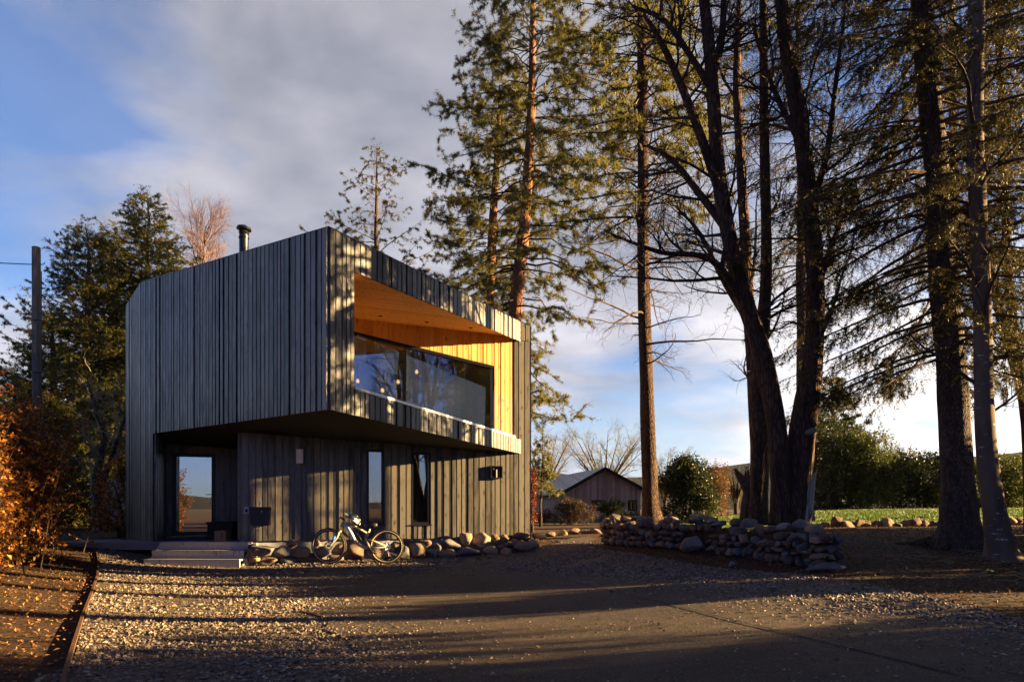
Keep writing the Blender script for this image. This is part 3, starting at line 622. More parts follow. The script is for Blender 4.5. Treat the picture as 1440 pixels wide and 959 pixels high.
grav_poly = smooth_poly(gp((88, 1010), (104, 930), (120, 868), (138, 815), (140, 790), (136, 770)) + [(-9.2, 15.1), (-8.0, 14.9), (-5.5, 14.75), (-3.0, 15.5), (.2, 16.7), (.8, 17.0)] + gp((800, 772), (830, 768), (848, 772), (990, 796), (1150, 812), (1290, 838), (1480, 890), (1560, 1010)), 5)
sheet('gravel', grav_poly, .012, .22, M['gravel'])
drive_poly = smooth_poly(gp((520, 1040), (500, 930), (470, 885), (420, 845), (372, 826), (440, 815), (560, 803), (690, 793), (752, 781), (775, 768)) + [(1.6, 18.6), (2.2, 18.4)] + gp((825, 770), (790, 780), (716, 797), (745, 805), (900, 815), (1060, 838), (1250, 868), (1470, 906), (1600, 1040)), 4)
drive_poly = [(x + .10 * math.sin(3.1 * x + 5.3 * y) + .06 * math.sin(9 * x - 7 * y), y + .09 * math.sin(4.3 * y - 3.7 * x) + .06 * math.sin(8 * y + 11 * x)) for x, y in drive_poly]
DP_ = np.array(drive_poly)
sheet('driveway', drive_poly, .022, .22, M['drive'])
# dark sawn joint across the concrete
M['joint'] = plain('drive_joint', (.02, .017, .015), .9, .3)
ja = [gpt(a, b) for a, b in ((715, 798), (800, 818), (880, 838), (960, 857), (1035, 877), (1120, 897), (1260, 932), (1400, 968))]
mb = MB(); jp = []
for a, b in zip(ja[:-1], ja[1:]):
    for k in np.linspace(0, 1, 7)[:-1]: jp.append(a + (b - a) * k)
jp = np.array(jp); jd = np.gradient(jp, axis=0); jn = np.stack([jd[:, 1], -jd[:, 0]], 1); jn /= np.linalg.norm(jn, axis=1)[:, None]; ww = nr.uniform(.008, .022, (len(jp), 1))
l, r_ = jp[:, :2] - jn * ww, jp[:, :2] + jn * ww
vv = np.vstack([np.c_[l, gz(l[:, 0], l[:, 1]) + .027], np.c_[r_, gz(r_[:, 0], r_[:, 1]) + .027]]); k = len(jp); i = np.arange(k - 1)
mb.add(vv, np.stack([i, i + 1, i + 1 + k, i + k], 1)); tag(mb.build('driveway_joint', M['joint'], origin=(0, 0, 0)), kind='structure')
lawn_poly = smooth_poly([(6.2, 17.6), (8.0, 18.2), (10, 18.6), (12.4, 18.2), (16, 18.4), (24, 19), (40, 26), (40, 44), (24, 46), (14, 42), (9, 36), (6.5, 26)], 3)
sheet('lawn', lawn_poly, .02, .6, M['lawn'])

# loose gravel stones: uncountable
_oct = np.array([(1, 0, 0), (-1, 0, 0), (0, 1, 0), (0, -1, 0), (0, 0, 1), (0, 0, -1)], float); _of = np.array([[0, 2, 4], [2, 1, 4], [1, 3, 4], [3, 0, 4], [2, 0, 5], [1, 2, 5], [3, 1, 5], [0, 3, 5]])
def scatter(mb, P, rad, rng, flat=.6):
    n = len(P); v = _oct[None] + rng.normal(size=(n, 6, 3)) * .22; v = v * rng.uniform(.7, 1.3, (n, 1, 3)) * np.array([1, 1, flat])
    a = rng.random(n) * 6.283; c, s = np.cos(a)[:, None], np.sin(a)[:, None]; x, y = v[..., 0] * c - v[..., 1] * s, v[..., 0] * s + v[..., 1] * c
    v = np.stack([x, y, v[..., 2]], -1) * np.asarray(rad).reshape(-1, 1, 1) + P[:, None, :]
    mb.add(v.reshape(-1, 3), (np.arange(n)[:, None, None] * 6 + _of[None]).reshape(-1, 3))
def pick(n, x0, x1, y0, y1, rng, power=2.0):
    u = rng.random(n); y = y0 + (y1 - y0) * u ** power; k0, k1 = x0, x1
    return rng.uniform(k0, k1, n), y
gx, gy = pick(150000, -11, 9, 2.2, 17.5, nr, 1.5)
bd = np.concatenate([np.min(np.hypot(gx[i:i + 10000, None] - DP_[None, :, 0], gy[i:i + 10000, None] - DP_[None, :, 1]), axis=1) for i in range(0, len(gx), 10000)])
ok = (inside(grav_poly, gx, gy) | inside(drive_poly, gx, gy)) & (~inside(drive_poly, gx, gy) | (nr.random(len(gx)) < np.exp(-bd / .28) * .9)) & (np.abs(gx / gy) < .85); gx, gy = gx[ok], gy[ok]
kp = (np.sin(1.7 * gx + .6 * gy) * np.sin(1.1 * gy - .8 * gx + 1) + .5 * np.sin(4.3 * gx - 2.9 * gy) + nr.normal(size=len(gx)) * .5) > -.55; gx, gy = gx[kp], gy[kp]
P = np.c_[gx, gy, gz(gx, gy) + .022]; rad = (nr.uniform(.20, 1.0, len(P)) ** 2 * .02 + .006) * np.where(gy > 8, 1.25, 1.0)
mb = MB(); scatter(mb, P, rad, nr)
# grit kicked on to the concrete near its edge
gx, gy = pick(90000, -5, 8, 2.5, 17, nr, 1.4); bd = np.min(np.hypot(gx[:, None] - DP_[None, :, 0], gy[:, None] - DP_[None, :, 1]), axis=1)
ok = inside(drive_poly, gx, gy) & (nr.random(len(gx)) < np.exp(-bd / .4) * 1.2 + .035); gx, gy = gx[ok], gy[ok]
scatter(mb, np.c_[gx, gy, gz(gx, gy) + .025], nr.uniform(.005, .014, len(gx)), nr)
tag(mb.build('gravel_stones', M['pebble'], origin=(0, 0, 0)), 'loose mixed brown and grey gravel spread over the yard', 'gravel', kind='stuff')

# ------------------------------------------------------------------ rocks
def ico(sub):
    import bmesh
    bm = bmesh.new(); bmesh.ops.create_icosphere(bm, subdivisions=sub, radius=1)
    v = np.array([q.co[:] for q in bm.verts]); f = np.array([[q.index for q in p.verts] for p in bm.faces]); bm.free(); return v, f
ICO2, ICO3 = ico(2), ico(3)
def rock_verts(rng, base, rough=.1, cuts=11, cutd=(.5, .85)):
    v = base[0].copy()
    for _ in range(cuts):
        d = unit(rng.normal(size=3)); c = rng.uniform(*cutd); h = v @ d; v = v - np.outer(np.maximum(h - c, 0) * .88, d)
    for fq, am in ((1.6, rough), (3.4, rough * .5), (7., rough * .22)):
        ph = rng.random(3) * 6.28; w = rng.normal(size=(3, 3)) * fq
        v = v * (1 + am * np.sin(v @ w[0] + ph[0]) * np.cos(v @ w[1] + ph[1]))[:, None]
    return v
def rock_mesh(name, seed, mat, **k):
    rng = np.random.default_rng(seed); me = bpy.data.meshes.new(name); v = rock_verts(rng, ICO3, **k); me.from_pydata(v.tolist(), [], ICO3[1].tolist())
    me.polygons.foreach_set('use_smooth', np.ones(len(me.polygons), bool)); me.materials.append(M[mat]); return me
RK = {c: [rock_mesh('boulder', i * 7 + j, c) for i in range(4)] for j, c in enumerate(('rockA', 'rockB', 'rockC'))}
CN = {'rockA': 'grey', 'rockB': 'tan', 'rockC': 'brown'}
def boulder(c, size, colr, label, group, name='boulder', rng=random.Random(2)):
    o = bpy.data.objects.new(name, rng.choice(RK[colr])); COL.objects.link(o); o.location = c; o.scale = size
    o.rotation_euler = (rng.uniform(-.15, .15), rng.uniform(-.15, .15), rng.choice((0, math.pi)) + rng.uniform(-.4, .4)); LOC[o.name] = np.asarray(c)
    return tag(o, label, 'boulder', group)
# (px, py, width, height, colour, row) in the photograph
BL = [(369, 775, 41, 18, 'A', 1), (357, 788, 17, 11, 'B', 1), (376, 790, 27, 12, 'C', 1), (397, 777, 25, 18, 'A', 1), (410, 766, 16, 12, 'B', 2), (407, 788, 25, 12, 'A', 1), (425, 775, 29, 15, 'B', 1), (434, 788, 24, 13, 'C', 1),
 (452, 778, 24, 18, 'A', 1), (446, 766, 16, 12, 'B', 2), (470, 786, 26, 14, 'C', 1), (480, 774, 24, 18, 'B', 2), (501, 775, 26, 20, 'C', 1), (515, 784, 24, 16, 'A', 1), (528, 778, 26, 20, 'B', 1), (547, 782, 24, 17, 'A', 1), (556, 768, 18, 12, 'B', 2),
 (566, 778, 21, 20, 'A', 1), (572, 764, 17, 12, 'C', 2), (587, 775, 24, 25, 'B', 1), (586, 762, 14, 8, 'B', 2), (605, 777, 23, 16, 'A', 1), (600, 764, 17, 11, 'C', 2), (615, 768, 15, 14, 'A', 2), (633, 766, 28, 15, 'A', 2), (628, 779, 27, 14, 'B', 1),
 (655, 758, 20, 19, 'B', 2), (661, 777, 37, 16, 'A', 1), (678, 762, 27, 22, 'B', 2), (690, 775, 19, 15, 'B', 1), (697, 756, 14, 11, 'C', 2), (710, 767, 32, 11, 'A', 2), (712, 777, 23, 13, 'B', 1), (709, 757, 17, 10, 'B', 2), (724, 762, 11, 14, 'B', 2), (735, 755, 25, 15, 'C', 2), (736, 768, 27, 16, 'B', 1), (748, 768, 19, 17, 'B', 1)]
cnt = {1: 0, 2: 0}; BL.sort(key=lambda b: b[0])
for px, py, w, h, c_, row in BL:
    p = on_line(A, Rr, min(px, 744)) + nAR * (.5 if row == 1 else .28); Y = p[1]; k = Y / F
    q = at(px, py, Y); cnt[row] += 1; c = 'rock' + c_
    where = 'bottom course' if row == 1 else 'upper course'
    boulder(q, (w * k * .56, w * k * .5, h * k * .60), c, f'{CN[c]} boulder, {ORD[cnt[row]-1]} from the steps in the {where} against the house', 'boulders piled along the house wall')
# rough stones beyond the house corner and the low edging rows
es = [(758, 749, 20, 9, 'B', 19), (775, 746, 16, 8, 'C', 20), (790, 744, 18, 9, 'B', 20.5), (808, 742, 20, 10, 'C', 21), (822, 744, 15, 8, 'A', 21), (836, 742, 18, 9, 'C', 21)]
for i, (px, py, w, h, c_, Y) in enumerate(es):
    q = at(px, py, Y); q[2] = gz1(q[0], q[1]) + h * Y / F * .35
    boulder(q, (w * Y / F * .55, w * Y / F * .5, h * Y / F * .6), 'rock' + c_, f"{CN['rock' + c_]} kerb stone, {ORD[i]} from the house corner in the row before the shed hedge", 'stones in the row before the shed')
er = [(1160, 743, 16, 10, 'C'), (1176, 738, 19, 18, 'C'), (1190, 745, 24, 11, 'B'), (1208, 743, 15, 12, 'C'), (1220, 740, 14, 10, 'B'), (1233, 742, 16, 12, 'C'), (1247, 741, 19, 14, 'B'), (1260, 745, 16, 9, 'A'), (1274, 741, 15, 10, 'B'), (1287, 743, 19, 14, 'C'), (1299, 744, 13, 10, 'B'), (1311, 744, 12, 10, 'C'), (1322, 745, 14, 9, 'A'), (1418, 742, 20, 12, 'B'), (1434, 743, 18, 13, 'C'), (1449, 743, 17, 12, 'B')]
for i, (px, py, w, h, c_) in enumerate(er):
    Y = 17.4; q = at(px, py, Y); g = gz1(q[0], q[1]); hh = h * Y / F
    boulder(V(q[0], q[1], g + hh * .32), (w * Y / F * .56, w * Y / F * .5, hh * .62), 'rock' + c_, f"{CN['rock' + c_]} stone, {ORD[i]} from the wall end in the low row edging the lawn", 'stones edging the lawn')

# ------------------------------------------------------------------ dry stone wall
W0, W1e = V(2.3, 17.0), V(4.75, 10.4); dW = W1e - W0; LW = np.linalg.norm(dW); dW /= LW; nW = V(dW[1], -dW[0])
if nW[0] > 0: nW = -nW
DW3, NW3 = np.r_[dW, 0], np.r_[nW, 0]
rng = np.random.default_rng(5)
wall = thing('drystone_wall', np.r_[(W0 + W1e) / 2, .25], 'low curving dry stone wall of dark mixed stones with loose coping stones', 'wall')
def wp(u, z, d=0): q = W0 + dW * u + nW * d; return V(q[0], q[1], gz1(q[0], q[1]) + z)
HW = lambda u: .55 + .04 * math.sin(u * 2.1) + .03 * math.sin(u * 5.3)
mb = MB(); us = np.linspace(.1, LW - .1, 24)
for a, b in zip(us[:-1], us[1:]): mb.prism([wp(a, -.1, .08), wp(b, -.1, .08), wp(b, HW(b) - .1, .06), wp(a, HW(a) - .1, .06)], -NW3 * .38)
mb.build('core', M['soil'], wall)
def stone_at(mb, c, su, sd, sz, rng, base=ICO2, tilt=.15):
    v = base[0].copy(); v = rock_verts(rng, (np.sign(v) * np.abs(v) ** .62, None), .045, 13, (.52, .95)) * np.array([su, sd, sz]) * .93; a = rng.normal() * tilt
    x = v[:, 0] * math.cos(a) - v[:, 2] * math.sin(a); z = v[:, 0] * math.sin(a) + v[:, 2] * math.cos(a)
    mb.add(c + x[:, None] * DW3 + v[:, 1][:, None] * NW3 + z[:, None] * V(0, 0, 1), base[1])
mats = ('rockA', 'rockB', 'rockC'); fb = [MB(), MB(), MB()]
BU, BZ = .0, .0
bp = on_line(W0, W1e, 985); BU = float(np.linalg.norm(bp - W0))
for side in (1, -1):
    z = .03
    while z < .55:
        hh = rng.uniform(.09, .17); u = rng.uniform(-.1, .1)
        while u < LW:
            w = rng.uniform(.10, .27) * rng.choice((1, 1, 1.25))
            if not (side == 1 and abs(u + w / 2 - BU) < .42 and z < .3) and z + hh < HW(u) + .02:
                stone_at(fb[rng.choice(3, p=(.35, .2, .45))], wp(u + w / 2, z + hh / 2 + rng.normal() * .012, .10 * side - (.15 if side < 0 else 0) + rng.normal() * .015), w * .54, .11, hh * .6 * rng.uniform(.8, 1.15), rng, tilt=.22)
            u += w
        z += hh * .93
for z in np.arange(.06, .5, .13):                                    # the squared end
    for d in (-.22, -.05, .1): stone_at(fb[rng.integers(3)], wp(LW + rng.normal() * .03, z, d), .16, .1, .075, rng)
for k_, m_ in zip(fb, mats): k_.build('face_stones', M[m_], wall)
mb = MB(); stone_at(mb, wp(BU, .17, .2), .46, .2, .22, rng, ICO3, .0); tag(mb.build('boulder', M['rockA'], wall, True), 'large smooth pale boulder bedded in the foot of the wall')
u = .05; k = 0
while u < LW:
    w = rng.uniform(.16, .36) if u < LW - 2.2 else rng.uniform(.26, .42); mb = MB(); up = rng.random() < .4 and u < LW * .55
    stone_at(mb, wp(u + w / 2, HW(u) + (.06 if up else .04) + rng.normal() * .01, rng.uniform(-.08, .08)), w * .5, .16, (.12 if up else w * .27), rng, ICO3, .5 if up else .2)
    mb.build('coping_stone', M[mats[rng.choice(3, p=(.5, .25, .25))]], wall); u += w * rng.uniform(.9, 1.15)
q = gpt(1160, 803); boulder(q + V(0, 0, .04), (.36, .2, .09), 'rockA', 'long flat grey stone lying on the soil at the end of the dry stone wall', 'stray stones by the wall')
q = gpt(1031, 798); boulder(q + V(0, 0, .04), (.09, .07, .07), 'rockA', 'small pale stone lying before the foot of the dry stone wall', 'stray stones by the wall')

# ------------------------------------------------------------------ edging, gate, pole, shed, hills
M['rust'] = plain('rusty_board', (.11, .05, .022), .8, .4, 8, .004)
ep = [tuple(gpt(a, b)) for a, b in ((86, 1000), (95, 950), (108, 905), (119, 868), (130, 838), (138, 812), (140, 792), (136, 772))]; ep = [np.array(p) for p in ep]
mb = MB()
for a, b in zip(ep[:-1], ep[1:]):
    d = unit(b - a); nn = V(-d[1], d[0], 0) * .03; mb.prism([a + V(0, 0, -.06), b + V(0, 0, -.06), b + V(0, 0, .045), a + V(0, 0, .045)], nn)
tag(mb.build('edging_board', M['rust']), 'rusty brown edging board between the soil bed and the gravel', 'edging')
M['pale_wood'] = charred('weathered_wood', tim=((.30, .25, .15), (.44, .37, .23)))
Yg = 22.0; g0, g1 = at(134, 752, Yg), at(178, 752, Yg); zg0 = g0[2]; t = thing('timber_gate', V((g0[0] + g1[0]) / 2, Yg, zg0), 'pale vertical board garden gate with a diagonal brace beside the house', 'gate')
hg = at(134, 673, Yg)[2] - zg0
mb = MB(); x = g0[0]
while x < g1[0]: mb.box(x, x + .13, Yg, Yg + .025, zg0 + .05, zg0 + hg - .02 * rs.random()); x += .137
mb.build('boards', M['pale_wood'], t)
mb = MB(); mb.prism([V(g0[0], Yg - .03, zg0 + .25), V(g0[0] + .1, Yg - .03, zg0 + .2), V(g1[0], Yg - .03, zg0 + hg - .3), V(g1[0] - .1, Yg - .03, zg0 + hg - .2)], V(0, .028, 0)); mb.build('brace', M['pale_wood'], t)
for z_ in (.2, hg - .25): mb = MB(); mb.box(g0[0], g1[0], Yg - .032, Yg - .003, zg0 + z_, zg0 + z_ + .1); mb.build('rail', M['pale_wood'], t)
mb = MB(); mb.box(g0[0] - .14, g0[0] - .02, Yg - .05, Yg + .07, zg0 - .1, zg0 + hg + .1); mb.build('post', M['pale_wood'], t)
Yp = 19.0; b = at(53, 700, Yp); b[2] = gz1(b[0], b[1]) - .1; tp = at(51, 348, Yp)[2]
M['pole'] = bark('pole_wood', (.10, .085, .06), (.26, .22, .15), 20, .6, .006)
t = thing('utility_pole', b, 'weathered round wooden utility pole carrying one overhead wire', 'pole')
mb = MB(); mb.tube([b, b + V(-.02, 0, (tp - b[2]) * .5), V(b[0] - .04, b[1], tp)], [.135, .12, .105], 14); mb.build('pole', M['pole'], t, True)
mb = MB(); w0 = V(b[0] - .1, b[1], at(51, 372, Yp)[2]); mb.tube([w0 + V(-s, -s * .35, -.35 + .35 * (1 - s / 9) ** 2 if s < 9 else -.35 + .02 * (s - 9)) for s in np.linspace(0, 22, 24)], .014, 5); mb.build('wire', M['black'], t)
mb = MB(); mb.tube([w0 + V(-.02, 0, 0), w0 + V(.26, 0, .0), w0 + V(.3, 0, .06)], .012, 6); mb.build('bracket', M['black'], t)
mb = MB(); mb.tube([w0 + V(.22, -.02, -.2 - .35 * k) for k in range(14)], .011, 5); mb.build('conduit', M['black'], t)
for z_ in (.45, 1.9): mb = MB(); mb.tube([V(b[0] - .06, b[1] - .12, tp - z_ - 1.6), V(b[0] + .2, b[1] - .12, tp - z_ - 1.6)], .012, 5); mb.build('step_bolt', M['black'], t)
# outbuilding
M['shedwood'] = charred('shed_boards', tim=((.2, .13, .085), (.40, .29, .2)))
n = NT('slate_roof'); c = n.coord(kind='UV') if False else n.coord((3.2, 3.2, 3.2)); f = n.noise(c, 1.2, 3); w_ = n.n('ShaderNodeTexBrick', {'Vector': n.coord((1, .0, 1.0), rot=(0, 0, R(-9.3))), 'Scale': 2.2, 'Color1': (.09, .09, .1, 1), 'Color2': (.2, .2, .22, 1), 'Mortar': (.02, .02, .02, 1), 'Mortar Size': .03})
M['slate'] = n.set(n.mix(n.math('MULTIPLY', f, .5), w_.outputs['Color'], (.3, .3, .32)), .45, n.bump(w_.outputs['Fac'], -.02), spec=.5)
Ys = 40.0; g = at(850, 735, Ys); g[2] = gz1(g[0], g[1]) - .2; gl, gr = at(793, 735, Ys), at(903, 735, Ys); apz = at(850, 659, Ys)[2]; ez = at(793, 692, Ys)[2]; ezr = at(903, 688, Ys)[2]
bkv = V(-2.35, 14, 0); t = thing('outbuilding', g, 'low timber clad outbuilding with a dark slate pitched roof', 'outbuilding')
zb0 = g[2]; L_, R_ = V(gl[0] + .12, Ys), V(gr[0] - .15, Ys); AX = g[0]
mb = MB(); zr = lambda x: (ez + (apz - ez) * (x - gl[0]) / (AX - gl[0])) if x < AX else (ezr + (apz - ezr) * (gr[0] - x) / (gr[0] - AX))
wl0, wl1, wz0, wz1 = xat(832, Ys), xat(852, Ys), at(0, 718, Ys)[2], at(0, 703, Ys)[2]
clad(mb, L_, R_, lambda u: zr(L_[0] + u) - .06, lambda u: zb0, wid=(.12, .14), gap=.014, opens=((wl0 - L_[0], wl1 - L_[0], wz0, wz1), (xat(883, Ys) - L_[0], xat(896, Ys) - L_[0], wz0, wz1)), d0=.025); mb.build('wall', M['shedwood'], t)
mb = MB(); clad(mb, L_ + bkv[:2], L_, lambda u: ez - .02, lambda u: zb0, wid=(.14,)); mb.build('wall', M['shedwood'], t); mb = MB(); clad(mb, R_, R_ + bkv[:2], lambda u: ezr - .02, lambda u: zb0, wid=(.14,)); mb.build('wall', M['shedwood'], t)
for a, b_ in ((wl0, wl1), (xat(883, Ys), xat(896, Ys))):
    mb = MB(); sp_ = lambda u, z, d=0: V(u, Ys - d, z); frame(mb, sp_, a, b_, wz0, wz1, .06, -.1, .03, V(1, 0, 0), V(0, -1, 0)); mb.box((a + b_) / 2 - .03, (a + b_) / 2 + .03, Ys - .02, Ys + .05, wz0 + .06, wz1 - .06); wf = mb.build('window', M['black'], t)
    mb = MB(); mb.box(a + .06, b_ - .06, Ys + .055, Ys + .07, wz0 + .06, wz1 - .06); mb.build('pane', M['glass'], wf)
ov = V(0, -.35, 0); rl, ra, rr = V(gl[0] - .3, Ys, ez - .14), V(AX, Ys, apz), V(gr[0] + .3, Ys, ezr - .14)
for a, b_ in ((rl, ra), (ra, rr)):
    mb = MB(); mb.prism([a + ov, b_ + ov, b_ + bkv, a + bkv], V(0, 0, .09)); mb.build('roof', M['slate'], t)
    mb = MB(); mb.prism([a + ov * 1.02 + V(0, 0, -.12), b_ + ov * 1.02 + V(0, 0, -.12), b_ + ov * 1.02 + V(0, 0, .1), a + ov * 1.02 + V(0, 0, .1)], V(0, -.04, 0)); mb.build('bargeboard', M['black'], t)
# hills all round the valley
n = NT('wooded_hills'); c = n.coord(); f = n.noise(c, .006, 5); g_ = n.noise(c, .09, 4, .7)
M['hill'] = n.set(n.mix(g_, n.ramp(f, [(.4, (.007, .011, .009)), (.52, (.012, .016, .011)), (.64, (.034, .027, .016))]), (.009, .014, .011)), 1.0, n.bump(g_, 6), spec=.05)
na, nk = 240, 26; th = np.linspace(0, 2 * math.pi, na, endpoint=False); prof = np.linspace(0, 1, nk)
el = 58 + 14 * np.sin(th * 3 + 1) + 8 * np.sin(th * 7 + .4) + 5 * np.sin(th * 17) ; back = np.clip(-np.sin(th), 0, 1); el = el * (1.75 - 1.15 * np.clip(-np.sin(th) * 4, 0, 1)); el = el + back * (-8 + 9 * np.sin(th * 4 + 2.2))
vs = []
for k in prof:
    rr_ = 520 + 900 * k; hh = -12 + (el + 12) * (k * k * (3 - 2 * k)); wob = 6 * np.sin(th * 23 + k * 9) * k * (1 - k) * 3
    vs.append(np.stack([rr_ * np.cos(th), rr_ * np.sin(th), hh + wob], 1))
i = np.arange(nk - 1)[:, None] * na; j = np.arange(na)[None, :]; j2 = (j + 1) % na
mb = MB(); mb.add(np.vstack(vs), np.stack([i + j, i + j2, i + na + j2, i + na + j], -1).reshape(-1, 4)); tag(mb.build('hills', M['hill'], smooth=True, origin=(0, 0, 0)), kind='structure')

# ------------------------------------------------------------------ bicycle and helmet
M['tyre'] = plain('tyre_rubber', (.022, .02, .018), .8, .4, 30, .003); M['tan'] = plain('tan_sidewall', (.42, .31, .15), .7, .15, bump=0)
M['frame_paint'] = plain('sand_frame_paint', (.40, .34, .18), .35, .1, bump=0, spec=.5); M['sky_paint'] = plain('pale_blue_frame_paint', (.36, .52, .62), .35, .1, bump=0, spec=.5)
M['steel'] = plain('steel', (.55, .55, .55), .3, .1, bump=0, metal=.9); M['blue'] = plain('blue_guard', (.03, .12, .5), .4, .1, bump=0)
YB = 14.15; sB = F / YB; zgr = gz1(-3.4, YB) + .03
yaw = R(3); e1 = V(math.cos(yaw), math.sin(yaw), 0); eN = V(math.sin(yaw), -math.cos(yaw), 0); e3 = unit(V(0, 0, 1) - eN * .07)       # leans a touch towards the wall
org = V(xat(502, YB), YB, zgr)
def bk_(zx, zy, d=0.0):
    """bicycle point from the enlarged view, d metres towards the camera"""
    u = (420 + zx / 8.72 - 502) / sB; v = (791.5 - (700 + zy / 8.72)) / sB
    return org + e1 * u + e3 * v + eN * d
bike = thing('mountain_bike', org, 'sand and pale blue full suspension mountain bike leaning by the boulders', 'bicycle')
def wheel(zx, r, ax, disc_d):
    c = bk_(zx, 0); c = org + e1 * ((420 + zx / 8.72 - 502) / sB) + e3 * (r + .002)
    mb = MB(); mb.ring(c, ax, r - .018, .020, 44, 6, .9); w_ = mb.build('wheel', M['tyre'], bike, True)
    mb = MB(); m_ = np.arange(46) / 46 * 6.2832; a_ = unit(np.cross(ax, V(0, 0, 1))); b_ = np.cross(ax, a_)
    for t_ in np.arange(60) / 60 * 6.2832:
        rd = a_ * math.cos(t_) + b_ * math.sin(t_); tn = np.cross(ax, rd)
        mb.obox(c + rd * (r - .003), tn * .011, ax * .02, rd * .006)
    tag(mb.build('tread', M['tyre'], w_))
    mb = MB()
    for s_ in (1, -1): mb.ring(c + ax * .016 * s_, ax, r - .034, .013, 44, 6, .35)
    mb.build('sidewall', M['tan'], w_, True)
    mb = MB(); mb.ring(c, ax, r - .058, .014, 44, 6, .9); mb.build('rim', M['blackmat'], w_, True)
    mb = MB()
    for k in range(28):
        t_ = k / 28 * 6.2832; rd = a_ * math.cos(t_) + b_ * math.sin(t_); rd2 = a_ * math.cos(t_ + .5 * (-1) ** k) + b_ * math.sin(t_ + .5 * (-1) ** k)
        mb.tube([c + rd2 * .025 + ax * .025 * (-1) ** (k // 2), c + rd * (r - .06)], .0016, 3, False)
    mb.build('spokes', M['steel'], w_)
    mb = MB(); mb.tube([c - ax * .055, c + ax * .055], .02, 10); mb.build('hub', M['blackmat'], w_)
    mb = MB(); mb.ring(c + ax * disc_d, ax, .075, .014, 28, 4, .12)
    for k in range(6): t_ = k * 1.047; mb.tube([c + ax * disc_d + (a_ * math.cos(t_) + b_ * math.sin(t_)) * .02, c + ax * disc_d + (a_ * math.cos(t_ + .4) + b_ * math.sin(t_ + .4)) * .07], .005, 4)
    mb.build('brake_disc', M['steel'], w_)
    return c
axF = unit(eN * math.cos(.12) + e1 * math.sin(-.12)); cF = wheel(372, .37, axF, .035); cR = wheel(1072, .352, eN, .035)
BBk, HTt, HTb = bk_(862, 602), bk_(556, 268), bk_(520, 348)
mb = MB(); mb.tube([bk_(562, 300), bk_(640, 420), bk_(692, 515)], [.034, .036, .036], 10); tag(mb.build('down_tube', M['sky_paint'], bike, True), 'pale blue upper down tube')
mb = MB(); mb.tube([HTt, HTb], [.03, .034], 10); mb.tube([bk_(575, 300), bk_(700, 345), bk_(835, 422)], [.03, .022, .02], 10); mb.tube([bk_(690, 510), bk_(745, 570), bk_(815, 603), BBk], [.037, .036, .034, .04], 10)
mb.tube([bk_(868, 370), bk_(822, 490)], .019, 10); mb.tube([bk_(812, 480), bk_(850, 560), BBk], [.022, .03, .036], 10); mb.tube([bk_(835, 420), bk_(815, 485)], .02, 8); mb.build('frame', M['frame_paint'], bike, True)
for s_ in (-1, 1):
    mb = MB(); mb.tube([bk_(880, 600, .03 * s_), bk_(930, 606, .055 * s_), cR + eN * .062 * s_], [.016, .015, .012], 8); mb.build('chainstay', M['frame_paint'], bike, True)
    mb = MB(); mb.tube([bk_(848, 498, .02 * s_), bk_(905, 515, .05 * s_), cR + eN * .062 * s_ + e3 * .01], [.013, .012, .012], 8); mb.build('seatstay', M['frame_paint'], bike, True)
mb = MB(); mb.tube([bk_(722, 440), bk_(768, 520)], .024, 10); mb.tube([bk_(700, 400), bk_(724, 444)], .012, 8); mb.build('shock', M['blackmat'], bike, True)
fk = MB()
for s_ in (-1, 1):
    fk.tube([bk_(505, 400, .06 * s_), bk_(478, 470, .062 * s_), cF + e1 * .05 + e3 * .02 + eN * .06 * s_, cF + eN * .058 * s_], [.022, .023, .02, .016], 9)
fk.tube([bk_(512, 402, -.075), bk_(512, 398, .075)], .026, 8); fork = fk.build('fork', M['frame_paint'], bike, True)
mb = MB(); mb.tube([bk_(452, 455, .068), bk_(418, 535, .07)], [.03, .026], 8); tag(mb.build('leg_guard', M['blue'], fork, True), 'blue guard on the fork leg')
for s_ in (-1, 1): mb = MB(); mb.tube([HTb + eN * .06 * s_ - e3 * .03, bk_(505, 405, .06 * s_)], .017, 8); mb.build('stanchion', M['black'], fork, True)
mb = MB(); mb.tube([bk_(492, 388), bk_(560, 425), bk_(600, 470)], [.03, .03, .02], 6); mb.build('mudguard', M['blackmat'], bike)
st = bk_(548, 245); mb = MB(); mb.tube([HTt, st + e3 * .0, bk_(520, 240)], [.02, .026, .022], 8); mb.build('stem', M['blackmat'], bike)
bb0 = bk_(520, 240); mb = MB(); mb.tube([bb0 + eN * .38 + e1 * .07 + e3 * .02, bb0 + eN * .2 + e1 * .02 + e3 * .03, bb0 + eN * .06, bb0 - eN * .06, bb0 - eN * .2 + e1 * .02 + e3 * .03, bb0 - eN * .38 + e1 * .07 + e3 * .02], .014, 8); hb = mb.build('handlebar', M['blackmat'], bike, True)
for s_ in (-1, 1):
    g0_, g1_ = bb0 + eN * .38 * s_ + e1 * .07 + e3 * .02, bb0 + eN * .25 * s_ + e1 * .035 + e3 * .028
    mb = MB(); mb.tube([g0_, g1_], .019, 10); mb.build('grip', M['blackmat'], hb)
    mb = MB(); mb.tube([g1_, g1_ - e1 * .05 - e3 * .03 + eN * .03 * s_, g1_ - e1 * .075 - e3 * .05 + eN * .11 * s_], [.01, .008, .006], 6); mb.tube([g1_, g1_ - e1 * .03 - e3 * .12, HTb + e1 * .02], .004, 4); mb.build('brake_lever', M['blackmat'], hb)
mb = MB(); mb.tube([bk_(868, 372), bk_(880, 338)], .016, 8); mb.build('seatpost', M['black'], bike)
mb = MB(); sd = bk_(880, 330)
for u_, w_, z_ in ((-.14, .022, .0), (-.05, .035, .006), (.04, .06, .005), (.11, .075, .012)):
    pass
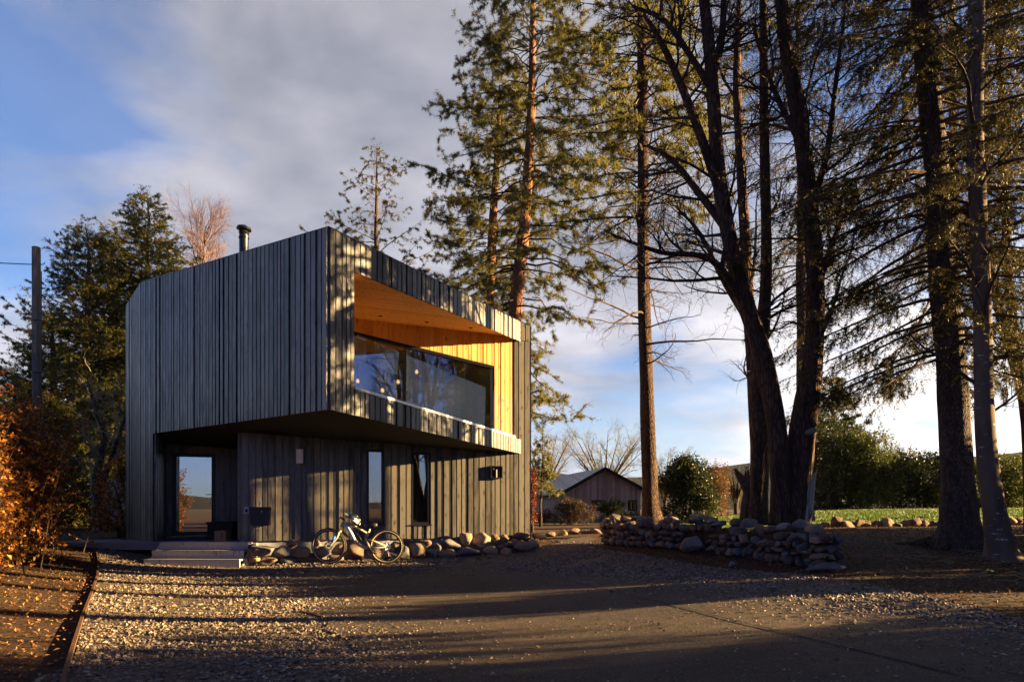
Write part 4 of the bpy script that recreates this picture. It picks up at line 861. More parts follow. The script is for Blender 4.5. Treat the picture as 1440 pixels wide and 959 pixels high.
mb.tube([sd - e1 * .15 + e3 * .0, sd - e1 * .05 + e3 * .008, sd + e1 * .05 + e3 * .006, sd + e1 * .13 + e3 * .02], [.02, .03, .05, .035], 10); mb.build('saddle', M['blackmat'], bike, True)
mb = MB(); mb.ring(BBk + eN * -.05, eN, .06, .008, 24, 4, .4); mb.tube([BBk - eN * .07, BBk + eN * .07], .022, 10); mb.build('chainring', M['black'], bike)
for s_, du, dv in ((1, .12, -.11), (-1, -.12, .11)):
    mb = MB(); e_ = BBk + eN * .075 * s_ + e1 * du + e3 * dv; mb.tube([BBk + eN * .065 * s_, e_], [.016, .012], 8); ck = mb.build('crank', M['blackmat'], bike)
    mb = MB(); mb.obox(e_ + eN * .05 * s_, e1 * .05, eN * .045, e3 * .009); mb.build('pedal', M['blackmat'], ck)
mb = MB(); d_ = cR + eN * -.07; mb.ring(d_, eN, .05, .01, 24, 4, .8); mb.tube([d_ + e3 * -.05, d_ + e3 * -.13 + e1 * -.03], .012, 6); mb.tube([BBk - eN * .05 - e3 * .06, d_ - e3 * .13 - e1 * .03], .004, 4); mb.tube([BBk - eN * .05 + e3 * .06, d_ + e3 * .05], .004, 4); mb.build('chain', M['black'], bike)
# helmet hung on the bar
M['navy'] = plain('dark_blue_shell', (.05, .1, .17), .35, .1, bump=0)
hc = bk_(668, 262, .02); hax = unit(e1 * .8 - e3 * .6); hup = unit(np.cross(hax, eN)); hup = hup if hup[2] > 0 else -hup
hel = thing('cycle_helmet', hc, 'white and dark vented cycle helmet hung over the handlebar', 'helmet')
v, f = ICO3; keep = v[:, 2] > -.25; m_ = {}; 
def shell(sel, s_, name, mat):
    ids = np.where(sel)[0]; mp_ = -np.ones(len(v), int); mp_[ids] = np.arange(len(ids)); ff = f[(sel[f]).all(1)]
    p = v[ids] * np.array([.165, .105, .12]) * s_; mb = MB(); mb.add(hc + p[:, :1] * hax + p[:, 1:2] * eN + p[:, 2:3] * hup, mp_[ff]); return mb.build(name, mat, hel, True)
vent = (np.abs(np.sin(v[:, 0] * 7.5)) < .45) & (np.abs(np.abs(v[:, 1]) - .42) < .2) & (v[:, 2] > .1)
shell(keep, .95, 'liner', M['blackmat']); shell(keep & ~vent & (v[:, 0] > -.05), 1.0, 'shell', M['white']); shell(keep & ~vent & (v[:, 0] <= .06), .995, 'shell', M['navy'])
pk = hc - hax * .14; mb = MB(); mb.prism([pk + eN * .08 + hup * .02, pk - eN * .08 + hup * .02, pk - eN * .05 - hax * .09 + hup * .0, pk + eN * .05 - hax * .09 + hup * .0], hup * .008); tag(mb.build('peak', M['sky_paint'], hel))
mb = MB(); mb.tube([hc + eN * .09 - hup * .02, hc + eN * .05 - hup * .13, hc - eN * .05 - hup * .14, hc - eN * .09 - hup * .02], .006, 4); mb.build('strap', M['blackmat'], hel)

# evening air over the valley
hz_ = bpy.data.materials.new('valley_haze'); hz_.use_nodes = True; t_ = hz_.node_tree; t_.nodes.clear(); ou = t_.nodes.new('ShaderNodeOutputMaterial'); pv = t_.nodes.new('ShaderNodeVolumePrincipled'); pv.inputs['Color'].default_value = (.8, .86, .95, 1); pv.inputs['Density'].default_value = .00003; pv.inputs['Anisotropy'].default_value = .2
t_.links.new(pv.outputs[0], ou.inputs['Volume'])
mb = MB(); mb.box(-1480, 1480, -1480, 1480, -15, 150); tag(mb.build('haze', hz_, origin=(0, 0, 0)), kind='stuff')
SHADE, SHADE_Z0 = [(13, 3.7, 1.0), (17, 3.0, 1.1), (10, 1.9, .9), (20, 4.2, .9)], .6
# ------------------------------------------------------------------ trees and plants
M['pine_bark'] = bark('pine_bark', (.03, .018, .012), (.13, .07, .038), 7, 2.2, .06)
M['red_bark'] = bark('scots_pine_bark', (.12, .055, .03), (.36, .17, .08), 6, 1.8, .02)
M['spruce_bark'] = bark('spruce_bark', (.045, .034, .027), (.16, .12, .095), 9, 3.4, .04, ((.05, .075, .012), .55))
M['smooth_bark'] = bark('smooth_grey_bark', (.06, .042, .03), (.15, .105, .07), 3, 1.2, .008, ((.06, .085, .015), .8), (.42, .40, .36))
M['bare_bark'] = bark('brown_bark', (.03, .018, .012), (.14, .076, .04), 5, 1.1, .035, ((.07, .085, .014), .30))
M['moss_bark'] = bark('mossy_bark', (.03, .02, .012), (.14, .085, .042), 5, 1.5, .03, ((.085, .10, .015), .06))
M['twig'] = plain('twigs', (.055, .038, .027), .9, .4, 3, 0, spec=.15)
M['pink_twig'] = plain('reddish_twigs', (.15, .09, .07), .9, .3, 2, 0, spec=.15)
M['pale_twig'] = plain('lichen_twigs', (.20, .19, .10), .9, .35, 2, 0, spec=.15)
M['dead_twig'] = plain('dead_twigs', (.10, .07, .045), .9, .4, 3, 0, spec=.15)
M['pine_leaf'] = leafmat('pine_needles', [(.035, .05, .018), (.11, .11, .025), (.26, .21, .045)], .5)
M['spruce_leaf'] = leafmat('spruce_needles', [(.025, .04, .014), (.085, .095, .02), (.24, .19, .035)], .5)
M['hang_leaf'] = leafmat('old_spruce_needles', [(.02, .022, .009), (.05, .046, .014), (.12, .088, .022)], .4)
M['beech_leaf'] = leafmat('copper_beech_leaves', [(.055, .02, .009), (.18, .058, .013), (.33, .125, .02), (.46, .24, .03)], .4)
M['rhodo_leaf'] = leafmat('evergreen_leaves', [(.008, .017, .006), (.022, .036, .009), (.085, .085, .016)], .3, .4)
M['lime_leaf'] = leafmat('yellow_green_leaves', [(.022, .036, .009), (.06, .075, .013), (.15, .15, .022)], .4)
M['rust_leaf'] = leafmat('rust_leaves', [(.05, .024, .012), (.12, .06, .022), (.20, .11, .035)], .35)
M['dark_leaf'] = leafmat('dark_needles', [(.006, .014, .006), (.016, .028, .009), (.045, .05, .014)], .25)
M['brown_leaf'] = leafmat('brown_hedge_leaves', [(.025, .016, .009), (.06, .034, .015), (.10, .06, .022)], .25)
M['red_leaf'] = leafmat('red_leaves', [(.07, .014, .01), (.18, .035, .016)], .35)
M['grass'] = leafmat('grass_blades', [(.028, .055, .008), (.055, .10, .013), (.10, .13, .022)], .4, scale=.3)

def curve(ctrl, n):
    """smooth path through control points (Catmull-Rom)"""
    P = np.array(ctrl, float); P = np.vstack([2 * P[0] - P[1], P, 2 * P[-1] - P[-2]]); m = len(P) - 3; out = []
    for s in np.linspace(0, m - 1e-6, n):
        i = int(s); t = s - i; a, b, c, d = P[i:i + 4]
        out.append(.5 * (2 * b + (c - a) * t + (2 * a - 5 * b + 4 * c - d) * t * t + (3 * b - a - 3 * c + d) * t ** 3))
    return np.array(out)
def pxpath(pix, Y, n=24):
    """trunk from pixels, (px, py, radius m, optional dY)"""
    c = [np.r_[at(p[0], p[1], Y + (p[3] if len(p) > 3 else 0)), p[2]] for p in pix]; q = curve(c, n); return q[:, :3], q[:, 3]
def trunk_tube(mb, P, r, seg=14, lump=.06, flare=0, seed=0):
    rng = np.random.default_rng(seed); P = np.array(P); r = np.array(r) * (1 + lump * rng.normal(size=len(r)) * .5)
    n0 = mb.n; mb.tube(P, r, seg); v = mb.v[-1]
    ax = np.repeat(P, seg, 0); off = v[:len(ax)] - ax; th = np.arctan2(off[:, 1], off[:, 0]); z = v[:len(ax), 2]
    k = 1 + lump * np.sin(3 * th + z * 1.3) + lump * .6 * np.sin(5 * th - z * 2.1)
    if flare: k *= 1 + flare * np.exp(-np.maximum(z - z.min(), 0) / .28) * (1 + .55 * np.sin(5 * th + seed))
    mb.v[-1][:len(ax)] = ax + off * k[:, None]
def perp(d, rng):
    r = rng.normal(size=3); r -= d * np.dot(r, d); return unit(r)
def grow(mb, p, d, L, r, rng, n=6, wob=.18, trop=0., seg=5, rend=.25):
    pts = [np.array(p, float)]; d = unit(d); st = L / n
    for i in range(n):
        d = unit(d + rng.normal(size=3) * wob + V(0, 0, trop)); pts.append(pts[-1] + d * st)
    P = np.array(pts); mb.tube(P, np.linspace(r, r * rend, n + 1), seg, False); return P
def ramify(mb, P, r0, r1, rng, level, spec, segs=None):
    """side branches of a path; spec = list per level of (count, length, spread, wobble, tropism, t0)"""
    if level >= len(spec): return
    cnt, Lf, spread, wob, trop, t0 = spec[level][:6]; bias = spec[level][6] if len(spec[level]) > 6 else None; n = len(P); cnt = rng.poisson(cnt) if level else cnt
    for k in range(max(1, cnt)):
        t = t0 + (1 - t0) * (k + rng.random()) / max(1, cnt); x = t * (n - 1); i = min(int(x), n - 2); p = P[i] + (P[i + 1] - P[i]) * (x - i); d = unit(P[i + 1] - P[i])
        side = perp(d, rng)
        if bias is not None: side = unit(side + np.asarray(bias) * rng.uniform(.2, 1))
        a = spread * rng.uniform(.7, 1.25); dd = d * math.cos(a) + side * math.sin(a)
        L = Lf * rng.uniform(.55, 1.25) * (1 - .45 * t); r = (r0 + (r1 - r0) * t); rc = max(.0035, min(.55 * r, .02 * L + .004))
        last = level == len(spec) - 1
        C_ = grow(mb, p, dd, L, rc, rng, 4 if last else 6, wob, trop, 3 if last or rc < .012 else 5)
        if segs is not None and last: segs.append(np.stack([C_[:-1], C_[1:]], 1))
        ramify(mb, C_, rc, rc * .25, rng, level + 1, spec, segs)
def conifer_branch(wood, segs, p, az, L, rng, e0=.1, droop=.35, up=.2, tw=.5, gap=.13, hang=.5, sub=3, r=None, t0=.2, wob=.05):
    n = 8; t = np.linspace(0, 1, n); h = V(math.cos(az), math.sin(az), 0); sd = V(-h[1], h[0], 0); curl = rng.normal() * .12
    P = p + (t * L)[:, None] * h + (curl * L * t * t)[:, None] * sd + (L * (e0 * t - droop * t * t + up * t ** 4))[:, None] * V(0, 0, 1) + rng.normal(size=(n, 3)) * wob * L * .12 * t[:, None]
    r = r or .009 * L + .006; wood.tube(P, np.linspace(r, .003, n), 4, False)
    m = int(L * (1 - t0) / gap)
    for k in range(m):
        s = t0 + (1 - t0) * (k + rng.random()) / max(1, m); x = s * (n - 1); i = min(int(x), n - 2); q = P[i] + (P[i + 1] - P[i]) * (x - i); d = unit(P[i + 1] - P[i])
        g = 1 if k % 2 else -1; l = tw * rng.uniform(.5, 1.2) * (1.05 - .65 * s)
        dd = unit(d * .75 + sd * g * rng.uniform(.5, 1.) + V(0, 0, -hang * rng.uniform(.4, 1.3))); q1 = q + dd * l * .5; q2 = q1 + unit(dd + V(0, 0, -hang * .7)) * l * .5
        segs.append((q, q1)); segs.append((q1, q2))
        for _ in range(sub):
            a, b = (q, q1) if rng.random() < .5 else (q1, q2); o = a + (b - a) * rng.random(); segs.append((o, o + unit(dd * .7 + rng.normal(size=3) * .55 + V(0, 0, -hang * .6)) * l * rng.uniform(.25, .5)))
    segs.append((P[-2], P[-1])); return P
def conifer(name, label, cat, base, top, r0, bark_, leaf, seed, prof, z0, wgap=.5, per=5, group=None, needle=(90, .09, .016), trunk=None, azf=None, **kw):
    """prof(t) = branch length at height fraction t of the crown; z0 = lowest branch height above base"""
    rng = np.random.default_rng(seed); base = np.asarray(base, float); top = np.asarray(top, float); t = thing(name, base, label, cat, group)
    if trunk is None:
        s = np.linspace(0, 1, 14); P = base + (top - base) * s[:, None] + rng.normal(size=(14, 3)) * .05 * V(1, 1, 0) * np.minimum(s, .6)[:, None]; r = r0 * (1 - s) ** .8 + .012
    else: P, r = trunk
    mb = MB(); trunk_tube(mb, P, r, 12, .05, kw.pop('flare', .4), seed); mb.build('trunk', M[bark_], t, True)
    wood, segs = MB(), []; z = base[2] + z0; H = top[2] - z
    while z < top[2] - .1:
        f = (z - base[2] - z0) / H; c = V(np.interp(z, P[:, 2], P[:, 0]), np.interp(z, P[:, 2], P[:, 1]), z); ph = rng.random() * 6.28
        for k in range(per):
            if rng.random() < kw.get('skip', .12): continue
            az = ph + k * 6.283 / per + rng.normal() * .3
            if azf is not None and not azf(az, f): continue
            L = prof(f) * rng.uniform(.65, 1.2)
            if L < .12: continue
            kk = {a: b for a, b in kw.items() if a not in ('skip', 'e0f')}; e0 = kw.get('e0f', lambda f: .1)(f)
            conifer_branch(wood, segs, c + V(0, 0, rng.normal() * .1), az, L, rng, e0=e0, **kk)
        z += wgap * rng.uniform(.7, 1.3) * (1 - .45 * f)
    segs.append((P[-2], P[-1])); segs = np.array(segs)
    br = wood.build('branches', M['dead_twig' if leaf != 'pine_leaf' else 'twig'], t)
    mb = MB(); mid = segs.mean(1); ph = rng.random(3) * 6.28
    nv = np.sin(mid @ V(1.9, 1.1, 2.3) + ph[0]) * np.sin(mid @ V(-1.2, 2.2, 1.7) + ph[1]) + .6 * np.sin(mid @ V(4.1, -3.2, 4.6) + ph[2]) + rng.normal(size=len(mid)) * .25
    q1, q2 = np.quantile(nv, [.28, .66])                  # uneven masses: thin, middling and full boughs
    for sel, k in ((nv < q1, .22), ((nv >= q1) & (nv < q2), .9), (nv >= q2, 1.6)): mb.needles(segs[sel], needle[0] * k, needle[1], needle[2], rng)
    mb.build('foliage', M[leaf], t)
    return t
g = lambda px, Y: V(xat(px, Y), Y, gz1(xat(px, Y), Y))

# --- spruces beyond the utility pole
spz = lambda f: 4.6 * (1 - f) ** .95 + .22
for i, (px, py, Y, w, lb) in enumerate(((208, 276, 28, 1.05, 'tallest dark spruce of the clump beside the house, its pointed tip above the others'), (124, 316, 26.5, 1.0, 'dark spruce with a bushy tip between the pole and the tallest spruce'), (160, 322, 30, .85, 'dark spruce half hidden between the two larger spruce tips'), (236, 345, 31, .75, 'brownish lower spruce against the roof edge of the house'), (75, 440, 25, .75, 'shorter dark spruce just behind the utility pole'), (20, 540, 24, .75, 'low dark spruce with long drooping limbs behind the utility pole'))):
    b = g(px, Y); tp = at(px, py, Y)
    conifer('spruce_tree', lb, 'tree', b - V(0, 0, .2), tp, .26, 'spruce_bark', 'spruce_leaf', 30 + i, lambda f, w=w: w * spz(f), .6, .36, 7, 'spruces beside the house', (125, .09, .018), e0f=lambda f: -.15 + 1.15 * f, droop=.25, up=.25, tw=.8, gap=.15, hang=.35, sub=3)
# --- bare lichen covered tree in front of them
def bare(name, label, cat, paths, barkm, twigm, seed, spec, group=None, lump=.06, flare=.3, extra=()):
    rng = np.random.default_rng(seed); P0 = paths[0][0]; t = thing(name, P0[0], label, cat, group); mb = MB(); tw = MB()
    for k, (P, r) in enumerate(paths): trunk_tube(mb, P, r, 14 if r[0] > .15 else 8, lump, flare if k < 3 else 0, seed + k)
    mb.build('trunk', M[barkm], t, True)
    for P, r in paths: ramify(tw, P, r[0], r[-1], rng, 0, spec)
    for P, r in extra: tw.tube(P, r, 6); ramify(tw, P, r[0], r[-1], rng, 1, spec)
    tw.build('branches', M[twigm], t); return t
Y = 21.; b = g(150, Y); P = curve([np.r_[b, .16], np.r_[b + V(-.3, 0, 1.5), .13], np.r_[b + V(-.2, .2, 3.0), .09], np.r_[b + V(-.6, 0, 4.6), .03]], 12); P2 = curve([np.r_[b + V(-.25, 0, 1.2), .1], np.r_[b + V(.35, -.3, 2.3), .07], np.r_[b + V(.8, -.2, 3.8), .02]], 10)
bare('bare_tree', 'gnarled leafless tree with pale lichen twigs before the dark spruces', 'tree', [(P[:, :3], P[:, 3]), (P2[:, :3], P2[:, 3])], 'bare_bark', 'pale_twig', 3, [(13, 1.9, .9, .28, .06, .25), (7, .9, .8, .3, .05, .15), (6, .4, .8, .3, .03, .1)])
# --- reddish birch over the roof
Y = 34.; b = g(290, Y); P = curve([np.r_[b, .2], np.r_[b + V(.1, 0, 8), .14], np.r_[at(287, 375, Y), .08], np.r_[at(289, 318, Y), .02]], 16)
bare('birch_tree', 'leafless birch with a haze of reddish twigs above the roof', 'tree', [(P[:, :3], P[:, 3])], 'smooth_bark', 'pink_twig', 8, [(34, 2.9, .85, .12, .05, .45), (11, 1.3, .55, .15, .04, .15), (9, .7, .5, .2, .0, .1)])
# --- open topped conifer behind the roof
Y = 30.; b = g(530, Y); conifer('larch_tree', 'sparse open conifer with upswept tips rising behind the roof', 'tree', b, at(530, 208, Y), .3, 'spruce_bark', 'hang_leaf', 17, lambda f: 4.2 * (1 - f) ** .8 + .25, 7.2, .85, 4, None, (110, .11, .02), e0f=lambda f: .35 + .2 * f, droop=.3, up=.3, tw=.7, gap=.2, hang=.6, sub=3, skip=.25)
# --- two Scots pines behind the house
Y = 27.; P, r = pxpath([(684, 690, .26), (688, 430, .20), (694, 300, .16), (700, 200, .10), (703, 120, .03)], Y); P[0][2] = gz1(P[0][0], Y)
conifer('pine_tree', 'slimmer Scots pine with orange bark just behind the roof edge', 'tree', P[0], P[-1], .2, 'red_bark', 'pine_leaf', 21, lambda f: 2.7 * min(1, (1 - f) * 2.2 + .22), 7.0, .52, 6, 'pines behind the house', (190, .125, .014), (P, r), e0f=lambda f: -.1 + .5 * f, droop=.3, up=.4, tw=.85, gap=.2, hang=.2, sub=5, skip=.34, t0=.35, wob=.6)
Y = 25.; P, r = pxpath([(712, 700, .30), (725, 440, .25), (738, 310, .20), (746, 180, .16), (749, 60, .12), (750, -60, .05)], Y); P[0][2] = gz1(P[0][0], Y)
conifer('pine_tree', 'taller Scots pine with stout orange trunk and long drooping limbs beyond the house', 'tree', P[0], P[-1], .25, 'red_bark', 'pine_leaf', 22, lambda f: 3.6 * min(1, (1 - f) * 1.8 + .3), 5.6, .5, 6, 'pines behind the house', (190, .125, .014), (P, r), e0f=lambda f: -.35 + .8 * f, droop=.42, up=.35, tw=1.0, gap=.2, hang=.35, sub=5, skip=.34, t0=.35, wob=.6)
# --- tall pine by the end of the dry stone wall
Y = 19.; P, r = pxpath([(917, 735, .27), (914, 690, .225), (910, 560, .19), (905, 400, .17), (904, 200, .15), (902, 0, .12), (900, -160, .07)], Y, 30)
t = conifer('pine_tree', 'tall straight pine standing behind the end of the dry stone wall near the shed', 'tree', P[0], P[-1], .25, 'pine_bark', 'pine_leaf', 23, lambda f: 3.1, 8.6, .5, 5, None, (110, .16, .02), (P, r), e0f=lambda f: .1, droop=.3, up=.2, tw=.7, gap=.22, hang=.3, sub=3, skip=.15, flare=.25)
rng = np.random.default_rng(77); dw = MB()
for z in np.arange(5.2, 14.5, .14):
    az = rng.random() * 6.28; c = V(np.interp(z, P[:, 2], P[:, 0]), np.interp(z, P[:, 2], P[:, 1]), z); L = rng.uniform(.6, 3.2)
    B = grow(dw, c, V(math.cos(az), math.sin(az), .05), L, .012 + .008 * L, rng, 7, .12, -.03, 4); ramify(dw, B, .02, .005, rng, 0, [(7, .8, .8, .2, -.02, .2), (5, .35, .7, .25, 0, .1)])
dw.build('dead_branches', M['dead_twig'], t)
# --- multi-stemmed bare tree behind the wall
Y = 13.3
mA = pxpath([(1098, 745, .24), (1098, 690, .205), (1092, 600, .185), (1073, 500, .17), (1047, 420, .16), (1024, 330, .145), (1011, 250, .135), (1003, 130, .12), (992, 20, .10), (975, -110, .05)], Y, 34)
mB = pxpath([(1116, 745, .28, .1), (1120, 680, .265, .1), (1129, 600, .25, .1), (1143, 510, .185, .1), (1147, 400, .165, .1), (1137, 280, .15, .1), (1124, 170, .145, .1), (1105, 60, .125, .1), (1092, -80, .07, .1)], Y, 34)
lim = [pxpath(q, Y, 16) for q in (
 [(1012, 270, .10), (985, 190, .085, -.3), (958, 120, .07, -.6), (930, 60, .055, -.9), (905, 20, .03, -1)], [(1020, 320, .09), (985, 275, .07, .3), (945, 225, .055, .6), (910, 205, .03, .8)], [(1003, 130, .08), (975, 85, .06), (935, 30, .05), (890, 10, .03)],
 [(1045, 425, .08), (1000, 365, .06, -.4), (930, 355, .045, -.7), (860, 330, .02, -1)], [(1060, 465, .06), (1020, 400, .05, .4), (985, 330, .04, .8), (950, 290, .02, 1)],
 [(1002, 110, .08), (1015, 50, .07), (1018, -20, .05)], [(1138, 300, .07), (1162, 220, .06, -.3), (1175, 120, .045, -.6), (1190, 0, .02, -.8)], [(1146, 420, .06), (1175, 330, .05, .4), (1210, 270, .03, .8)], [(1130, 210, .07), (1090, 130, .05, .4), (1060, 40, .04, .7)])]
spec = [(13, 1.5, .95, .14, .02, .22), (7, .85, .75, .17, .02, .1), (6, .42, .7, .2, .01, .08)]
sA = [(P[12:], r[12:]) for P, r in (mA, mB)]
rng = np.random.default_rng(41); t = thing('bare_tree', mA[0][0], 'big leafless tree with two heavy forking stems just behind the dry stone wall', 'tree'); mb = MB(); tw = MB()
for k, (P, r) in enumerate((mA, mB)): trunk_tube(mb, P, r, 18, .06, .08, 41 + k)
mb.build('trunk', M['bare_bark'], t, True); mb = MB()
for P, r in lim: trunk_tube(mb, P, r, 8, .05)
mb.build('limbs', M['bare_bark'], t, True)
for P, r in sA: ramify(tw, P, .09, .04, rng, 0, [(15, 2.2, 1.0, .13, .0, .0)] + spec[1:] + [(4, .25, .7, .2, 0, .1)])
for P, r in lim: ramify(tw, P, r[0], r[-1], rng, 0, spec)
tw.build('twigs', M['twig'], t)
mb = MB(); q = at(1142, 606, Y - .15); mb.tube([q + V(-.12, .1, -.05), q, q + V(.06, -.04, .03)], [.07, .065, .05], 9); mb.build('branch_stub', M['pale_twig'], t, True)
mb = MB()
for k in range(9): q0 = at(1133 + k % 4 * 2.5, 735 - k * 3, Y - .1 + .05 * (k % 3)); mb.tube([q0, q0 + V(.03, 0, .35), q0 + V(.05 + .01 * k, -.02, .75 + .05 * (k % 3))], [.045, .03, .004], 5)
mb.build('split_bark', M['pale_wood'], t)
# --- mossy stem and two thin stems beside it
Y = 14.6
for i, (pix, bm_, lb, nb) in enumerate((([(1066, 738, .2), (1067, 690, .185), (1069, 600, .18), (1067, 510, .165), (1077, 400, .12), (1076, 250, .105), (1074, 100, .09), (1072, -60, .06)], 'moss_bark', 'straight mossy trunk with yellow green bark, tight beside the big forked tree', 22),
  ([(1062, 736, .17, 1.0), (1064, 620, .15, 1.0), (1056, 480, .13, 1.0), (1050, 380, .12, 1.0), (1042, 230, .105, 1.0), (1036, 110, .09, 1.0), (1040, 0, .06, 1.0), (1040, -80, .04, 1.0)], 'bare_bark', 'thin leafless stem curving up behind the mossy trunk', 20))):
    P, r = pxpath(pix, Y, 30)
    bare('bare_tree', lb, 'tree', [(P, r)], bm_, 'twig', 60 + i, [(nb, 2.0, 1.0, .14, .02, .38), (7, .9, .75, .18, .02, .12), (5, .45, .7, .2, .01, .1)], None, .05, .1)
# --- broken stump
Y = 15.6; P, r = pxpath([(1049, 738, .16), (1050, 710, .13), (1052, 690, .12), (1051, 668, .10)], Y, 12); t = thing('tree_stump', P[0], 'jagged broken dark stump with a bent stub beside the mossy trunk', 'stump')
mb = MB(); trunk_tube(mb, P, r, 12, .12, .2, 5)
for k in range(7): a = k * .9; q = P[-1] + V(.07 * math.cos(a), .07 * math.sin(a), -.08); mb.tube([q, q + V(.01, 0, .12 + .09 * (k % 3))], [.035, .004], 5)
mb.tube([at(1050, 688, Y), at(1042, 672, Y), at(1036, 664, Y), at(1034, 659, Y)], [.10, .085, .06, .03], 8); mb.build('trunk', M['spruce_bark'], t)
# --- big spruce with hanging limbs
Y = 12.5; P, r = pxpath([(1352, 774, .44), (1350, 745, .35), (1347, 700, .29), (1342, 600, .255), (1335, 480, .24), (1326, 380, .225), (1318, 260, .20), (1306, 120, .185), (1296, 0, .17), (1286, -160, .17), (1280, -420, .05)], Y, 40)
conifer('spruce_tree', 'massive old spruce with scaly trunk and mossy foot on the bare soil, limbs hanging', 'tree', P[0], P[-1], .3, 'spruce_bark', 'hang_leaf', 51, lambda f: (2.4 + 1.6 * min(1, f * 4)) * (1 - .5 * f), 3.4, .28, 6, None, (105, .058, .011), (P, r), e0f=lambda f: -.15 + .3 * f, droop=.35, up=.12, tw=.75, gap=.085, hang=.85, sub=5, skip=.15, flare=.28)
rng = np.random.default_rng(52); spruce_big = [o for o in bpy.data.objects if o.name.startswith('spruce_tree') and 'massive' in o.get('label', '')][0]; rt = MB()
for k in range(9):
    a = k * .7 + rng.normal() * .15; d = V(math.cos(a), math.sin(a), 0); l = rng.uniform(.5, 1.1); q = []
    for s_ in np.linspace(.2, 1, 6): x = P[0] + d * (l * s_) + V(-d[1], d[0], 0) * .12 * math.sin(4 * s_ + k); q.append(V(x[0], x[1], gz1(x[0], x[1]) + .32 * (1 - s_) ** 2 - .01))
    rt.tube(np.array(q), np.linspace(.13, .025, 6), 7)
rt.build('roots', M['moss_bark'], spruce_big, True)
# --- smooth trunk beside it
Y = 11.; P, r = pxpath([(1412, 792, .30), (1408, 770, .21), (1399, 720, .17), (1390, 660, .155), (1384, 580, .14), (1382, 480, .132), (1381, 400, .128), (1376, 300, .122), (1371, 200, .12), (1372, 80, .115), (1374, -40, .11), (1380, -220, .05)], Y, 40)
bare('beech_tree', 'smooth grey trunk with pale scars leaning beside the massive spruce', 'tree', [(P, r)], 'smooth_bark', 'twig', 71, [(22, 2.2, 1.1, .14, .0, .35), (7, .9, .8, .18, .0, .15), (5, .45, .7, .2, 0, .1)], None, .035, .22)
Y = 14.5
for i, (pix, lb) in enumerate((([(1442, 590, .10), (1428, 480, .095), (1418, 380, .09), (1412, 240, .08), (1408, 120, .07), (1400, -40, .03)], 'thin dark stem rising at the edge beside the smooth grey trunk'), ([(1462, 640, .12, .6), (1430, 520, .11, .6), (1402, 420, .09, .6), (1385, 330, .06, .6), (1360, 230, .03, .6)], 'thin slanting stem crossing behind the smooth grey trunk'))):
    x = xat(pix[0][0], Y); base = np.r_[V(x + .15, Y, gz1(x, Y)), .13]; c = [base] + [np.r_[at(p[0], p[1], Y + (p[3] if len(p) > 3 else 0)), p[2]] for p in pix]; q = curve(c, 26)
    bare('bare_tree', lb, 'tree', [(q[:, :3], q[:, 3])], 'bare_bark', 'twig', 80 + i, [(16, 1.7, .9, .14, .02, .35), (7, .8, .7, .18, .02, .1), (5, .4, .7, .2, 0, .1)])
# --- second hanging conifer beyond, filling the canopy between
for i, (px, Y, tip, sc, z0, lb) in enumerate(((1131, 23, -160, 1.0, 8.6, 'tall conifer with hanging brown green limbs directly behind the big forked tree'), (1346, 23, -200, 1.15, 9.0, 'tall conifer directly behind the massive spruce, limbs hanging on both sides'), (1490, 13.0, -420, 1.1, 5.8, 'tall conifer at the edge beyond the smooth grey trunk, limbs sweeping inwards'))):
    b = g(px, Y); conifer('spruce_tree', lb, 'tree', b, at(px - 10, tip, Y), .22, 'spruce_bark', 'hang_leaf', 90 + i, lambda f, sc=sc: sc * (3.0 - 1.4 * f), z0, .46, 5, None, (55, .07, .013), e0f=lambda f: -.1 + .3 * f, droop=.35, up=.12, tw=.8, gap=.12, hang=.8, sub=4, skip=.2)

# --- leafy shrubs: stems, twigs and leaves through the crown's volume
def shrub(name, label, cat, c, rx, ry, h, leaf, seed, n=9000, L=.12, W=.06, lobes=9, stem='bare_bark', group=None, z0=.1, taper=.2, nst=6):
    rng = np.random.default_rng(seed); c = np.asarray(c, float); t = thing(name, c, label, cat, group); wd = MB(); pts = []; lob = []
    for k in range(lobes):
        a = rng.random() * 6.283; q = rng.random() ** .5 * .75; zf = rng.uniform(.12, .88); sh = 1 - taper * zf
        lob.append((V(rx * q * math.cos(a) * sh, ry * q * math.sin(a) * sh, h * zf), rng.uniform(.28, .5)))
    lob.append((V(0, 0, h * .85), .3))
    for k in range(nst):
        o, s = lob[rng.integers(len(lob))]; wd.tube(curve([c + V(rng.normal() * .1 * rx, rng.normal() * .1 * ry, 0), c + o * .5 + V(0, 0, .1), c + o], 7), np.linspace(.05, .01, 7) * (h / 3) ** .5, 5)
    for o, s in lob:
        m = n // len(lob); d = rng.normal(size=(m, 3)); d /= np.linalg.norm(d, axis=1)[:, None]; rad = rng.uniform(.35, 1., (m, 1)) ** .5
        p = o + d * rad * V(rx * s, ry * s, h * s * .62); p += .07 * min(rx, h) * np.sin(p * 5 / max(.4, rx / 3) + seed)[:, [1, 2, 0]]
        ok = (p[:, 2] > z0 * h); pts.append(p[ok])
    pts = np.vstack(pts)
    cl = rng.integers(0, len(pts), len(pts) // 12); q = pts[np.repeat(cl, 12)] + rng.normal(size=(len(cl) * 12, 3)) * L * .9
    for i in cl[:260]: wd.tube([c + pts[i], c + pts[i] * V(.75, .75, .82)], [.004, .008], 3, False)
    wd.build('stems', M[stem], t); mb = MB(); mb.leaves(c + q, L, W, rng, .3); mb.build('foliage', M[leaf], t); return t
Y = 28.; shrub('holly_bush', 'dense dark green evergreen bush standing alone behind the dry stone wall', 'bush', g(965, Y), 1.35, 1.3, at(0, 645, Y)[2] - g(965, Y)[2], 'rhodo_leaf', 101, 14000, .11, .06, 12, taper=.55)
